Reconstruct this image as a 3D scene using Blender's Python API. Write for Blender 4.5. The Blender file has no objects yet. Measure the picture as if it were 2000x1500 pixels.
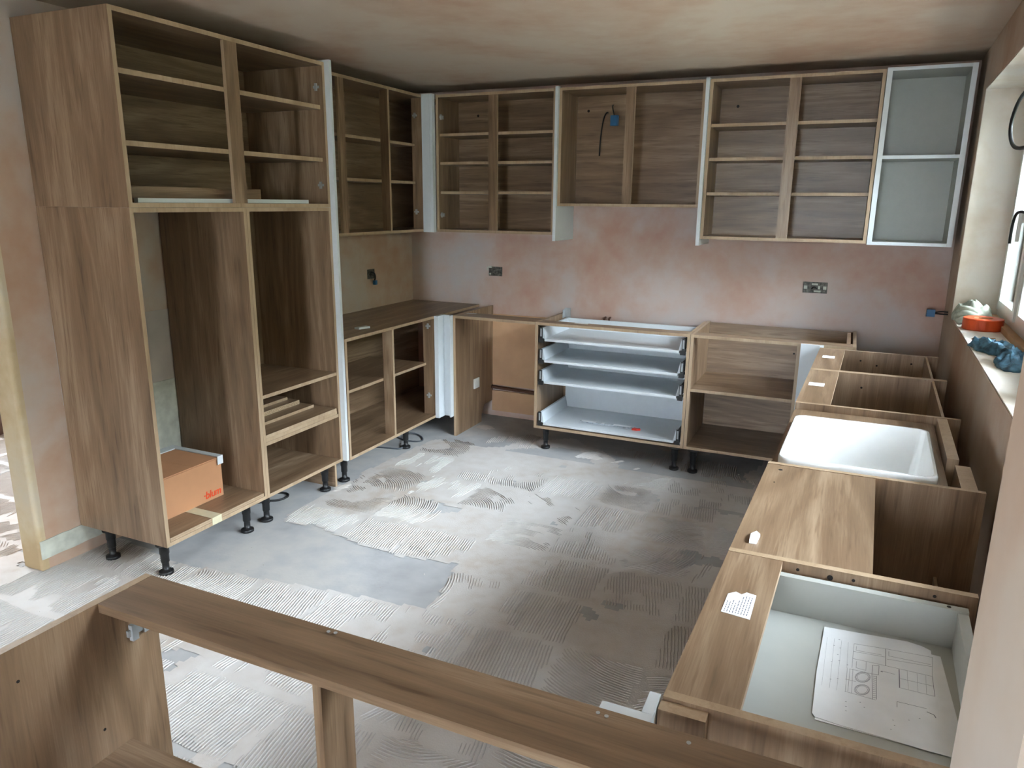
import bpy, bmesh, math, random
from mathutils import Vector, Matrix, noise
random.seed(7)
scene = bpy.context.scene
COL = scene.collection

# ------------------------------------------------------------ camera
cam_data = bpy.data.cameras.new('camera')
cam_data.sensor_width = 36.0
cam_data.lens = 36.0 * 1435.096 / 2000.0
cam_data.clip_start = 0.02
cam = bpy.data.objects.new('camera', cam_data)
COL.objects.link(cam)
Rv = Vector((0.91051676, 0.41336778, 0.00929018)); Uv = Vector((-0.10707084, 0.2140214, 0.97094319)); Fv = Vector((-0.39936833, 0.88505475, -0.23912971))
mw = Matrix.Identity(4)
for i in range(3):
    mw[i][0] = Rv[i]; mw[i][1] = Uv[i]; mw[i][2] = -Fv[i]
mw[0][3], mw[1][3], mw[2][3] = 3.125051, -4.996013, 1.617082
cam.matrix_world = mw
scene.camera = cam

# ------------------------------------------------------------ daylight and exposure
scene.view_settings.view_transform = 'Standard'
scene.view_settings.look = 'None'
scene.view_settings.gamma = 1.0
scene.view_settings.use_curve_mapping = False
scene.view_settings.exposure = 2.95
world = bpy.data.worlds.new('overcast_sky')
scene.world = world
world.use_nodes = True
wn = world.node_tree.nodes; wl = world.node_tree.links
wn['Background'].inputs['Color'].default_value = (0.77, 0.89, 1.0, 1)
wn['Background'].inputs['Strength'].default_value = 10.0
A = 0.031            # the right-hand wall and its run stand slightly out of square
def shx(X, y): return X + A * (y + 2.0)
def portal(name, loc, rot, sx, sy):
    l = bpy.data.lights.new(name, 'AREA'); l.shape = 'RECTANGLE'; l.size = sx; l.size_y = sy
    l.cycles.is_portal = True
    o = bpy.data.objects.new(name, l); COL.objects.link(o); o.location = loc; o.rotation_euler = rot
portal('window_portal', (3.98, -2.10, 1.63), (0, math.pi/2, 0), 1.25, 3.4)
portal('added_patio_portal', (2.6, -9.10, 1.1), (-math.pi/2, 0, 0), 0.8, 2.2)
portal('added_next_room_portal', (-4.12, -2.2, 1.5), (0, -math.pi/2, 0), 1.3, 1.6)

# ------------------------------------------------------------ materials
def lin(c):
    return tuple((v/255/12.92 if v/255 <= 0.04045 else ((v/255+0.055)/1.055)**2.4) for v in c) + (1,)
def newmat(name, rough=0.5, spec=0.5):
    m = bpy.data.materials.new(name); m.use_nodes = True
    nt = m.node_tree; b = nt.nodes['Principled BSDF']
    b.inputs['Roughness'].default_value = rough
    b.inputs['Specular IOR Level'].default_value = spec
    return m, nt, b
def N(nt, t, **kw):
    n = nt.nodes.new(t)
    for k, v in kw.items(): setattr(n, k, v)
    return n
def ramp(nt, stops):
    r = N(nt, 'ShaderNodeValToRGB'); e = r.color_ramp.elements
    while len(e) < len(stops): e.new(0.5)
    for i, (p, c) in enumerate(stops): e[i].position = p; e[i].color = c
    return r
def wood(name, axis, dark, mid, light, rough=0.36, figure=0.35):
    m, nt, b = newmat(name, rough)
    tc = N(nt, 'ShaderNodeTexCoord'); oi = N(nt, 'ShaderNodeObjectInfo')
    mul = N(nt, 'ShaderNodeVectorMath', operation='SCALE'); cmb = N(nt, 'ShaderNodeCombineXYZ')
    for k in range(3): nt.links.new(oi.outputs['Random'], cmb.inputs[k])
    nt.links.new(cmb.outputs[0], mul.inputs[0]); mul.inputs['Scale'].default_value = 37.0
    add = N(nt, 'ShaderNodeVectorMath', operation='ADD')
    nt.links.new(tc.outputs['Object'], add.inputs[0]); nt.links.new(mul.outputs[0], add.inputs[1])
    def mp(al, ac):
        mm = N(nt, 'ShaderNodeMapping'); s = [ac]*3; s['xyz'.index(axis)] = al
        mm.inputs['Scale'].default_value = s; nt.links.new(add.outputs[0], mm.inputs['Vector']); return mm
    def ns(mapn, detail, distort=0.0, rough=0.6):
        n = N(nt, 'ShaderNodeTexNoise'); n.inputs['Scale'].default_value = 1.0; n.inputs['Detail'].default_value = detail
        n.inputs['Roughness'].default_value = rough; n.inputs['Distortion'].default_value = distort
        nt.links.new(mapn.outputs[0], n.inputs['Vector']); return n
    broad = ns(mp(0.45, 5.5), 3, 0.6); mid_n = ns(mp(0.8, 13.0), 5, 0.9); fine = ns(mp(9.0, 260.0), 2)
    def mx(a, bb, f):
        n = N(nt, 'ShaderNodeMix', data_type='FLOAT'); n.inputs[0].default_value = f
        nt.links.new(a, n.inputs[2]); nt.links.new(bb, n.inputs[3]); return n.outputs[0]
    v = mx(broad.outputs[0], mid_n.outputs[0], 0.45)
    cn = ns(mp(0.35, 2.6), 2, 0.25); cm = N(nt, 'ShaderNodeMath', operation='MULTIPLY'); cm.inputs[1].default_value = 95.0
    nt.links.new(cn.outputs[0], cm.inputs[0]); cs = N(nt, 'ShaderNodeMath', operation='SINE'); nt.links.new(cm.outputs[0], cs.inputs[0])
    ca = N(nt, 'ShaderNodeMath', operation='MULTIPLY_ADD'); nt.links.new(cs.outputs[0], ca.inputs[0]); ca.inputs[1].default_value = 0.5; ca.inputs[2].default_value = 0.5
    v = mx(v, ca.outputs[0], figure*0.24)
    pore = ns(mp(5.0, 75.0), 2, 0.2); pr_ = N(nt, 'ShaderNodeMapRange'); pr_.inputs['From Min'].default_value = 0.56; pr_.inputs['From Max'].default_value = 0.72; pr_.inputs['To Max'].default_value = 0.13
    nt.links.new(pore.outputs[0], pr_.inputs['Value']); ps_ = N(nt, 'ShaderNodeMath', operation='SUBTRACT'); nt.links.new(v, ps_.inputs[0]); nt.links.new(pr_.outputs[0], ps_.inputs[1]); v = ps_.outputs[0]
    v = mx(v, fine.outputs[0], 0.16)
    r = ramp(nt, [(0.28, lin(dark)), (0.5, lin(mid)), (0.68, lin(light))])
    nt.links.new(v, r.inputs[0]); nt.links.new(r.outputs[0], b.inputs['Base Color'])
    bp = N(nt, 'ShaderNodeBump'); bp.inputs['Strength'].default_value = 0.12; bp.inputs['Distance'].default_value = 0.002
    nt.links.new(fine.outputs[0], bp.inputs['Height']); nt.links.new(bp.outputs[0], b.inputs['Normal'])
    return m
WD, WM, WL = (92, 71, 52), (133, 108, 84), (174, 150, 124)
WOOD = {a_: wood('oak_effect_board_' + a_, a_, WD, WM, WL) for a_ in 'xyz'}
EDGE = wood('oak_edge_band', 'z', (150, 124, 98), (174, 150, 122), (190, 168, 142), 0.45, 0.0)
CHIP, nt, b = newmat('raw_chipboard', 0.9)
n = N(nt, 'ShaderNodeTexNoise'); n.inputs['Scale'].default_value = 260; n.inputs['Detail'].default_value = 2
tc = N(nt, 'ShaderNodeTexCoord'); nt.links.new(tc.outputs['Object'], n.inputs['Vector'])
r = ramp(nt, [(0.35, lin((120, 95, 70))), (0.62, lin((205, 182, 150)))]); nt.links.new(n.outputs[0], r.inputs[0]); nt.links.new(r.outputs[0], b.inputs['Base Color'])

def flat(name, rgb, rough=0.5, metal=0.0, spec=0.5, var=0.06, scale=18.0):
    m, nt, b = newmat(name, rough, spec); b.inputs['Metallic'].default_value = metal
    tc = N(nt, 'ShaderNodeTexCoord'); n = N(nt, 'ShaderNodeTexNoise'); n.inputs['Scale'].default_value = scale; n.inputs['Detail'].default_value = 3
    nt.links.new(tc.outputs['Object'], n.inputs['Vector'])
    c = lin(rgb); lo = tuple(max(0, v*(1-var*2)) for v in c[:3]) + (1,); hi = tuple(min(1, v*(1+var*2)) for v in c[:3]) + (1,)
    r = ramp(nt, [(0.3, lo), (0.7, hi)]); nt.links.new(n.outputs[0], r.inputs[0]); nt.links.new(r.outputs[0], b.inputs['Base Color'])
    return m
WHITE = flat('white_melamine', (212, 218, 222), 0.35, var=0.01)
GREYIN = flat('pale_grey_melamine', (176, 178, 172), 0.45, var=0.012)
STEEL = flat('white_coated_steel', (205, 212, 218), 0.35, var=0.01)
ZINC = flat('zinc_bracket', (176, 180, 182), 0.35, 0.4)
BLACK = flat('black_plastic', (26, 26, 27), 0.45)
CARD = flat('brown_cardboard', (190, 138, 100), 0.85, var=0.03, scale=9)
PAPER = flat('white_paper', (236, 238, 240), 0.8, var=0.02)
INK = flat('grey_ink', (92, 96, 108), 0.9)
ORANGE = flat('orange_print', (222, 74, 30), 0.7)
TAPE = flat('masking_tape', (205, 196, 165), 0.8, var=0.04)
ORTAPE = flat('orange_tape', (226, 88, 40), 0.4)
BLUE = flat('blue_connector', (30, 96, 140), 0.4)
RAG = flat('grey_green_cloth', (176, 182, 166), 0.9, var=0.15, scale=30)
GLOVE = flat('blue_nitrile', (74, 112, 132), 0.6, var=0.35, scale=40)
CERAMIC = flat('white_fireclay', (240, 241, 240), 0.12, var=0.01)
UPVC = flat('white_upvc', (226, 228, 224), 0.3, var=0.02)
COPPER = flat('tarnished_pipe', (92, 62, 48), 0.5, 0.4)
CLEAR = flat('clear_plastic_bag', (190, 198, 204), 0.2, var=0.15, scale=60)
REDP = flat('red_plastic', (206, 56, 40), 0.4)
GRASS = flat('pale_paving', (150, 148, 138), 0.95, var=0.1, scale=1)
HOLE = flat('screw_hole', (30, 24, 20), 0.9)
GALV = flat('dirty_galvanised_box', (96, 94, 88), 0.6, 0.5, var=0.4, scale=60)
PBOARD = flat('buff_plasterboard', (196, 158, 122), 0.9, var=0.07, scale=4)
OLDPAINT = flat('old_white_paint', (196, 198, 186), 0.8, var=0.1, scale=14)

def plaster(name, cols, scale=1.6, seed=0.0, bump=0.15):
    m, nt, b = newmat(name, 0.85, 0.3)
    tc = N(nt, 'ShaderNodeTexCoord'); mp = N(nt, 'ShaderNodeMapping'); mp.inputs['Location'].default_value = (seed, seed*1.7, seed*0.6)
    nt.links.new(tc.outputs['Object'], mp.inputs['Vector'])
    n1 = N(nt, 'ShaderNodeTexNoise'); n1.inputs['Scale'].default_value = scale; n1.inputs['Detail'].default_value = 5; n1.inputs['Roughness'].default_value = 0.5; n1.inputs['Distortion'].default_value = 0.4
    n2 = N(nt, 'ShaderNodeTexNoise'); n2.inputs['Scale'].default_value = scale*7; n2.inputs['Detail'].default_value = 5
    for q in (n1, n2): nt.links.new(mp.outputs[0], q.inputs['Vector'])
    mx = N(nt, 'ShaderNodeMix', data_type='FLOAT'); mx.inputs[0].default_value = 0.22
    nt.links.new(n1.outputs[0], mx.inputs[2]); nt.links.new(n2.outputs[0], mx.inputs[3])
    r = ramp(nt, [(0.36, lin(cols[0])), (0.46, lin(cols[1])), (0.54, lin(cols[2])), (0.64, lin(cols[3]))])
    nt.links.new(mx.outputs[0], r.inputs[0]); nt.links.new(r.outputs[0], b.inputs['Base Color'])
    bp = N(nt, 'ShaderNodeBump'); bp.inputs['Strength'].default_value = bump; bp.inputs['Distance'].default_value = 0.01
    nt.links.new(n2.outputs[0], bp.inputs['Height']); nt.links.new(bp.outputs[0], b.inputs['Normal'])
    return m
PL_BACK = plaster('pink_plaster', [(190, 152, 136), (196, 168, 154), (200, 182, 174), (196, 188, 186)], 1.5, 3.1)
PL_LEFT = plaster('buff_plaster', [(184, 150, 126), (190, 164, 144), (196, 178, 164), (194, 186, 180)], 1.4, 8.2)
PL_RIGHT = plaster('warm_plaster', [(186, 156, 132), (194, 170, 150), (200, 182, 164), (204, 190, 176)], 1.3, 5.5)
REVEAL = plaster('pale_reveal_plaster', [(216, 200, 180), (226, 214, 198), (232, 224, 212), (232, 226, 216)], 2.2, 4.4)
PL_CEIL = plaster('ceiling_plaster', [(190, 158, 136), (200, 176, 156), (206, 188, 170), (206, 190, 174)], 1.1, 1.3, 0.06)
BEAD = plaster('cream_corner_plaster', [(186, 162, 126), (198, 178, 144), (204, 188, 160), (200, 188, 168)], 2.5, 6.0)

def floor_mat():
    m, nt, b = newmat('grey_screed', 0.85, 0.25)
    tc = N(nt, 'ShaderNodeTexCoord')
    def ns(s, d, dist=0.0):
        n = N(nt, 'ShaderNodeTexNoise'); n.inputs['Scale'].default_value = s; n.inputs['Detail'].default_value = d; n.inputs['Distortion'].default_value = dist
        nt.links.new(tc.outputs['Object'], n.inputs['Vector']); return n
    a = ns(1.7, 4, 0.4); c = ns(9, 6); f = ns(60, 4)
    mx = N(nt, 'ShaderNodeMix', data_type='FLOAT'); mx.inputs[0].default_value = 0.4
    nt.links.new(a.outputs[0], mx.inputs[2]); nt.links.new(c.outputs[0], mx.inputs[3])
    r = ramp(nt, [(0.35, lin((158, 158, 158))), (0.5, lin((172, 172, 172))), (0.62, lin((184, 182, 178)))])
    nt.links.new(mx.outputs[0], r.inputs[0]); nt.links.new(r.outputs[0], b.inputs['Base Color'])
    bp = N(nt, 'ShaderNodeBump'); bp.inputs['Strength'].default_value = 0.25; bp.inputs['Distance'].default_value = 0.004
    nt.links.new(f.outputs[0], bp.inputs['Height']); nt.links.new(bp.outputs[0], b.inputs['Normal'])
    return m
SCREED = floor_mat()
def adhesive_mat():
    m, nt, b = newmat('tile_adhesive', 0.9, 0.2)
    tc = N(nt, 'ShaderNodeTexCoord')
    def ns(s, d, dist=0.0):
        n = N(nt, 'ShaderNodeTexNoise'); n.inputs['Scale'].default_value = s; n.inputs['Detail'].default_value = d; n.inputs['Distortion'].default_value = dist
        nt.links.new(tc.outputs['Object'], n.inputs['Vector']); return n
    a = ns(1.3, 4, 0.5); c = ns(14, 5); f = ns(150, 3)
    mx = N(nt, 'ShaderNodeMix', data_type='FLOAT'); mx.inputs[0].default_value = 0.35
    nt.links.new(a.outputs[0], mx.inputs[2]); nt.links.new(c.outputs[0], mx.inputs[3])
    r = ramp(nt, [(0.34, lin((184, 172, 160))), (0.46, lin((196, 190, 184))), (0.6, lin((204, 200, 196)))])
    nt.links.new(mx.outputs[0], r.inputs[0])
    # rusty brown floor stain beside the right-hand run, darkened with painted-in shadow
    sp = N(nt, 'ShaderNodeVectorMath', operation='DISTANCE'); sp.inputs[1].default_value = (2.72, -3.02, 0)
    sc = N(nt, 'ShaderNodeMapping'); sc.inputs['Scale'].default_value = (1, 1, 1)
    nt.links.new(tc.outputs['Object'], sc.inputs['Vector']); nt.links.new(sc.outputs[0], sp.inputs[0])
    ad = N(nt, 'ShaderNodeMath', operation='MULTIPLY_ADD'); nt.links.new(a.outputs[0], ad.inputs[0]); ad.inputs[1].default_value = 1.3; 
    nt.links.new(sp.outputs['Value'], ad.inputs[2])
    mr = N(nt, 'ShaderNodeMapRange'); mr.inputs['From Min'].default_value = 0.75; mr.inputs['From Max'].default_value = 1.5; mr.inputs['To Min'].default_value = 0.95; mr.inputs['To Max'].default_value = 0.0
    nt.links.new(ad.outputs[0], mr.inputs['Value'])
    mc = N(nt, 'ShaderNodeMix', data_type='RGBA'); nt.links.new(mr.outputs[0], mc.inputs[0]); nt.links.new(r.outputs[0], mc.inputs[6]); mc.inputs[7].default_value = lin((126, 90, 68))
    nt.links.new(mc.outputs[2], b.inputs['Base Color'])
    bp = N(nt, 'ShaderNodeBump'); bp.inputs['Strength'].default_value = 0.35; bp.inputs['Distance'].default_value = 0.003
    nt.links.new(f.outputs[0], bp.inputs['Height']); nt.links.new(bp.outputs[0], b.inputs['Normal'])
    return m
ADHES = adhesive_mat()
RIDGE = ADHES.copy(); RIDGE.name = 'ridged_adhesive'
for n_ in RIDGE.node_tree.nodes:
    if n_.type == 'VALTORGB':
        for e_ in n_.color_ramp.elements: e_.color = tuple(c_*0.84 for c_ in e_.color[:3]) + (1,)
GLASS, nt, b = newmat('window_glass', 0.0)
tr = N(nt, 'ShaderNodeBsdfTransparent'); gl = N(nt, 'ShaderNodeBsdfGlossy'); gl.inputs['Roughness'].default_value = 0.0
fr = N(nt, 'ShaderNodeFresnel'); fr.inputs['IOR'].default_value = 1.45; ms = N(nt, 'ShaderNodeMixShader')
nt.links.new(fr.outputs[0], ms.inputs[0]); nt.links.new(tr.outputs[0], ms.inputs[1]); nt.links.new(gl.outputs[0], ms.inputs[2])
nt.links.new(ms.outputs[0], nt.nodes['Material Output'].inputs['Surface'])

# ------------------------------------------------------------ helpers
def thing(name, label, cat, loc=(0, 0, 0), group=None):
    o = bpy.data.objects.new(name, None); COL.objects.link(o); o.location = loc
    o.empty_display_size = 0.05
    o['label'] = label; o['category'] = cat
    if group: o['group'] = group
    return o
def tag(o, label, cat, group=None):
    o['label'] = label; o['category'] = cat
    if group: o['group'] = group
    return o
def mesh_obj(name, verts, faces, mats, parent=None, mi=None, smooth=False, shear=False, label=None):
    """verts in world coordinates; parent given as object whose world location is subtracted"""
    off = Vector((0, 0, 0)); p = parent
    while p is not None: off += p.location; p = p.parent
    if shear: verts = [(shx(v[0], v[1]), v[1], v[2]) for v in verts]
    me = bpy.data.meshes.new(name)
    loc = Vector((0, 0, 0))
    if parent is None or True:
        xs = [v[0] for v in verts]; ys = [v[1] for v in verts]; zs = [v[2] for v in verts]
        loc = Vector(((min(xs)+max(xs))/2, (min(ys)+max(ys))/2, min(zs)))
    me.from_pydata([tuple(Vector(v) - loc) for v in verts], [], faces)
    if not isinstance(mats, (list, tuple)): mats = [mats]
    for m in mats: me.materials.append(m)
    if mi:
        for p_, i in zip(me.polygons, mi): p_.material_index = i
    if smooth:
        for p_ in me.polygons: p_.use_smooth = True
    me.update()
    o = bpy.data.objects.new(name, me); COL.objects.link(o)
    o.parent = parent; o.location = loc - off
    if label: o['label'] = label
    return o
FACES = [(0, 3, 2, 1), (4, 5, 6, 7), (0, 1, 5, 4), (2, 3, 7, 6), (0, 4, 7, 3), (1, 2, 6, 5)]   # -z +z -y +y -x +x
FAX = [2, 2, 1, 1, 0, 0]
def boxv(x0, x1, y0, y1, z0, z1):
    x0, x1 = sorted((x0, x1)); y0, y1 = sorted((y0, y1)); z0, z1 = sorted((z0, z1))
    return [(x0, y0, z0), (x1, y0, z0), (x1, y1, z0), (x0, y1, z0), (x0, y0, z1), (x1, y0, z1), (x1, y1, z1), (x0, y1, z1)]
def boxes(name, bl, mats, parent=None, shear=False, label=None, mi=None):
    V = []; F = []; I = []
    for k, bb in enumerate(bl):
        o = len(V); V += boxv(*bb[:6]); F += [tuple(i + o for i in f) for f in FACES]
        I += [bb[6] if len(bb) > 6 else 0] * 6
    return mesh_obj(name, V, F, mats, parent, I, False, shear, label)
def board(parent, name, x0, x1, y0, y1, z0, z1, grain=None, face=None, edge=None, shear=False, label=None):
    d = [abs(x1-x0), abs(y1-y0), abs(z1-z0)]
    t = d.index(min(d)); g = grain or 'xyz'[d.index(max(d))]
    m = face or WOOD[g]; e = edge or (EDGE if face is None else face)
    return mesh_obj(name, boxv(x0, x1, y0, y1, z0, z1), FACES, [m, e], parent, [0 if a == t else 1 for a in FAX], False, shear, label)
class Run:
    """cabinet axes: w along the run, d back from the front, z up"""
    def __init__(s, kind, front): s.k = kind; s.f = front
    def xyz(s, w0, w1, d0, d1):
        if s.k == 'L': return s.f-d1, s.f-d0, w0, w1          # front faces +x
        if s.k == 'B': return w0, w1, s.f+d0, s.f+d1          # front faces -y
        if s.k == 'R': return s.f+d0, s.f+d1, w0, w1          # front faces -x
        if s.k == 'P': return w0, w1, s.f-d1, s.f-d0          # front faces +y
    def g(s, along):   # grain along 'w','d','z'
        if along == 'z': return 'z'
        return {'L': {'w': 'y', 'd': 'x'}, 'R': {'w': 'y', 'd': 'x'}, 'B': {'w': 'x', 'd': 'y'}, 'P': {'w': 'x', 'd': 'y'}}[s.k][along]
    def b(s, parent, name, w0, w1, d0, d1, z0, z1, grain=None, face=None, edge=None, label=None):
        x0, x1, y0, y1 = s.xyz(w0, w1, d0, d1)
        return board(parent, name, x0, x1, y0, y1, z0, z1, s.g(grain) if grain else None, face, edge, s.k == 'R', label)
T = 0.018
def carcase(run, root, w0, w1, D, z0, z1, top=True, bottom=True, back=True, face=None, edge=None, backz='w'):
    run.b(root, 'side_panel', w0, w0+T, 0, D, z0, z1, 'z', face, edge)
    run.b(root, 'side_panel', w1-T, w1, 0, D, z0, z1, 'z', face, edge)
    if bottom: run.b(root, 'bottom_panel', w0+T, w1-T, 0, D, z0, z0+T, 'w', face, edge)
    if top: run.b(root, 'top_panel', w0+T, w1-T, 0, D, z1-T, z1, 'w', face, edge)
    if back: run.b(root, 'back_panel', w0+T, w1-T, D-0.03, D-0.022, z0+T, z1-T, backz, face, edge)
def lathe(prof, n=16):
    V = []; F = []
    for r, z in prof:
        for k in range(n): V.append((r*math.cos(2*math.pi*k/n), r*math.sin(2*math.pi*k/n), z))
    for i in range(len(prof)-1):
        for k in range(n):
            a = i*n+k; c = i*n+(k+1) % n; F.append((a, c, c+n, a+n))
    F.append(tuple(range(n-1, -1, -1))); F.append(tuple((len(prof)-1)*n+k for k in range(n)))
    return V, F
LEG_ME = {}
def leg(root, x, y, top=0.145):
    key = round(top, 3)
    if key not in LEG_ME:
        h = top
        V, F = lathe([(0.026, 0), (0.031, 0.003), (0.031, 0.016), (0.022, 0.020), (0.015, 0.024), (0.015, 0.056), (0.0185, 0.060), (0.0185, h-0.05), (0.021, h-0.045), (0.021, h-0.006), (0.034, h-0.005), (0.034, h-0.0005)])
        me = bpy.data.meshes.new('leg'); me.from_pydata(V, [], F); me.materials.append(BLACK); LEG_ME[key] = me
        for p_ in me.polygons: p_.use_smooth = abs(p_.normal.z) < 0.6
    o = bpy.data.objects.new('leg', LEG_ME[key]); COL.objects.link(o); o.parent = root
    o.location = Vector((x, y, 0)) - root.location
    return o
def tube(name, pts, rad, mat, parent=None, n=8, label=None, smooth_iter=2):
    P = [Vector(p) for p in pts]
    for _ in range(smooth_iter):
        Q = [P[0]]
        for a, c in zip(P, P[1:]): Q += [a*0.75+c*0.25, a*0.25+c*0.75]
        Q.append(P[-1]); P = Q
    V = []; F = []
    for i, p in enumerate(P):
        t = (P[min(i+1, len(P)-1)]-P[max(i-1, 0)]).normalized()
        u = t.orthogonal().normalized() if i == 0 else (u - t*u.dot(t)).normalized()
        v = t.cross(u)
        for k in range(n):
            a = 2*math.pi*k/n; V.append(tuple(p+(u*math.cos(a)+v*math.sin(a))*rad))
    for i in range(len(P)-1):
        for k in range(n):
            a = i*n+k; c = i*n+(k+1) % n; F.append((a, c, c+n, a+n))
    F.append(tuple(range(n-1, -1, -1))); F.append(tuple((len(P)-1)*n+k for k in range(n)))
    return mesh_obj(name, V, F, mat, parent, None, True, False, label)
def hole(root, x, y, z, axis='z', r=0.0045, shear=False):
    """a dark cap set 0.6 mm proud of the board: screw or bolt hole"""
    V = []; n = 10
    for h in (0, 0.0008):
        for k in range(n):
            a = 2*math.pi*k/n; c, s_ = r*math.cos(a), r*math.sin(a)
            V.append({'z': (x+c, y+s_, z+h), 'x': (x+h, y+c, z+s_), '-y': (x+c, y-h, z+s_)}[axis])
    F = [tuple(range(n)), tuple(range(n, 2*n))] + [(k, (k+1) % n, n+(k+1) % n, n+k) for k in range(n)]
    return mesh_obj('screw_hole', V, F, HOLE, root, None, False, shear)
def hinge_plate(root, x, y, z, ax):
    """cross-shaped hinge mounting plate on a face whose normal is ax"""
    t = 0.006
    if ax == '-y': bl = [(x-0.018, x+0.018, y-t, y, z-0.006, z+0.006), (x-0.006, x+0.006, y-t*1.6, y, z-0.018, z+0.018)]
    else: bl = [(x, x+t, y-0.026, y+0.026, z-0.007, z+0.007), (x, x+t*1.7, y-0.020, y-0.006, z-0.017, z+0.017), (x, x+t*1.7, y+0.008, y+0.02, z-0.012, z+0.012)]
    return boxes('hinge_plate', bl, ZINC, root)
def prism(name, outline, z0, z1, mat, parent=None, label=None, shear=False):
    n = len(outline); V = [(x, y, z0) for x, y in outline] + [(x, y, z1) for x, y in outline]
    F = [tuple(range(n-1, -1, -1)), tuple(range(n, 2*n))] + [(k, (k+1) % n, n+(k+1) % n, n+k) for k in range(n)]
    return mesh_obj(name, V, F, mat, parent, None, False, shear, label)
def structure(o): o['kind'] = 'structure'; return o

# ------------------------------------------------------------ the room
HC = 2.400
fl = structure(boxes('floor', [(-4.2, 4.3, -9.2, 0.15, -0.12, 0)], SCREED))
ce = structure(boxes('ceiling', [(-4.2, 4.3, -9.2, 0.15, HC, HC+0.12)], PL_CEIL))
structure(boxes('wall_back', [(-4.2, 4.3, 0.0, 0.15, 0, HC)], PL_BACK))
wlft = structure(boxes('wall_left', [(-0.135, 0, -3.105, 0, 0, HC)], PL_LEFT))
# rounded cream plaster end of the left wall
V = []; F = []
prof = [(0.0, -3.105)] + [(-0.018+0.018*math.cos(a), -3.121-0.018*math.sin(a)) for a in [i*math.pi/10 for i in range(6)]] + [(-0.117-0.018*math.sin(a), -3.121-0.018*math.cos(a)) for a in [i*math.pi/10 for i in range(6)]] + [(-0.135, -3.105)]
structure(prism('trim_1', prof, 0.0, HC, BEAD))
# right-hand wall with the window opening (slightly out of square)
WX = 3.610; WT = 0.34; Z0, Z1 = 1.043, 2.195; YA, YB = -0.45, -3.80
structure(boxes('wall_right', [(WX, WX+WT, -9.1, YB, 0, HC), (WX, WX+WT, YA, 0.0, 0, HC), (WX, WX+WT, YB, YA, 0, Z0-0.002), (WX, WX+WT, YB, YA, Z1, HC)], PL_RIGHT, shear=True))
structure(boxes('wall_rear', [(-4.2, 2.2, -9.2, -9.05, 0, HC), (3.0, 4.3, -9.2, -9.05, 0, HC), (2.2, 3.0, -9.2, -9.05, 2.2, HC)], PL_RIGHT))
structure(boxes('wall_far_left', [(-4.2, -4.08, -3.0, -1.4, 0, 0.85), (-4.2, -4.08, -3.0, -1.4, 2.15, HC), (-4.2, -4.08, -1.4, 0, 0, HC), (-4.2, -4.08, -9.05, -3.0, 0, HC)], PL_LEFT))  # unseen wall; its window opening is added to light the next room
structure(boxes('wall_pier', [(3.300, 3.85, -4.34, -4.10, 0, HC)], PL_RIGHT))
gnd = structure(boxes('ground', [(-60, 60, -60, 60, -0.5, -0.45)], GRASS))
ADDED_LEAF = flat('added_hedge_leaves', (84, 86, 68), 0.9, var=0.3, scale=6)  # unseen hedge outside, added to cut low sky light through the window
V = []; F = []; nu, nv = 120, 24
for i in range(nu+1):
    for j in range(nv+1):
        t = j/nv; y = -16+22*i/nu
        x, z = (8.6+0.25*t, -0.45+4.3*t/0.8) if t <= 0.8 else (8.8+(t-0.8)*6, 3.85)
        d_ = 0.28*noise.noise((y*1.3, z*1.3, 1))+0.14*noise.noise((y*4, z*4, 7+x))
        V.append((x+d_, y, z+(d_*0.8 if t > 0.5 else 0)))
for i in range(nu):
    for j in range(nv):
        a_ = i*(nv+1)+j; F.append((a_, a_+1, a_+nv+2, a_+nv+1))
hg = mesh_obj('added_hedge', V, F, ADDED_LEAF, gnd); hg['kind'] = 'stuff'
# window: frame, mullions, panes, sill
wf = structure(boxes('window_1', [(WX+0.205, WX+0.27, YB, YA, Z0+0.004, Z0+0.065), (WX+0.205, WX+0.27, YB, YA, Z1-0.065, Z1),
    (WX+0.205, WX+0.27, YA-0.065, YA, Z0+0.065, Z1-0.065), (WX+0.205, WX+0.27, YB, YB+0.065, Z0+0.065, Z1-0.065)] +
    [(WX+0.205, WX+0.27, y-0.035, y+0.035, Z0+0.065, Z1-0.065) for y in (-1.08, -1.71, -2.34, -3.07)], UPVC, shear=True))
cells = [(-0.515, -1.045), (-1.115, -1.675), (-1.745, -2.305), (-2.375, -3.035), (-3.105, -3.735)]
for ya, yb in cells:
    boxes('sash', [(WX+0.19, WX+0.245, yb+0.003, ya-0.003, Z0+0.068, Z0+0.115), (WX+0.19, WX+0.245, yb+0.003, ya-0.003, Z1-0.115, Z1-0.068),
        (WX+0.19, WX+0.245, ya-0.05, ya-0.003, Z0+0.115, Z1-0.115), (WX+0.19, WX+0.245, yb+0.003, yb+0.05, Z0+0.115, Z1-0.115)], UPVC, wf, shear=True)
    boxes('pane', [(WX+0.215, WX+0.221, yb+0.05, ya-0.05, Z0+0.115, Z1-0.115)], GLASS, wf, shear=True)
boxes('window_handle', [(WX+0.165, WX+0.19, -1.01, -0.985, 1.55, 1.60), (WX+0.155, WX+0.168, -1.008, -0.988, 1.47, 1.60)], UPVC, wf, shear=True)
boxes('reveal_lining', [(WX+0.002, WX+0.205, YA-0.004, YA-0.0005, Z0+0.004, Z1-0.001), (WX+0.002, WX+0.205, YB+0.0005, YB+0.004, Z0+0.004, Z1-0.001), (WX+0.002, WX+0.205, YB+0.004, YA-0.004, Z1-0.004, Z1-0.0005)], REVEAL, wf, shear=True)
boxes('window_sill', [(WX+0.002, WX+0.205, YB+0.001, YA-0.001, Z0-0.001, Z0+0.003)], REVEAL, wf, shear=True)
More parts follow.
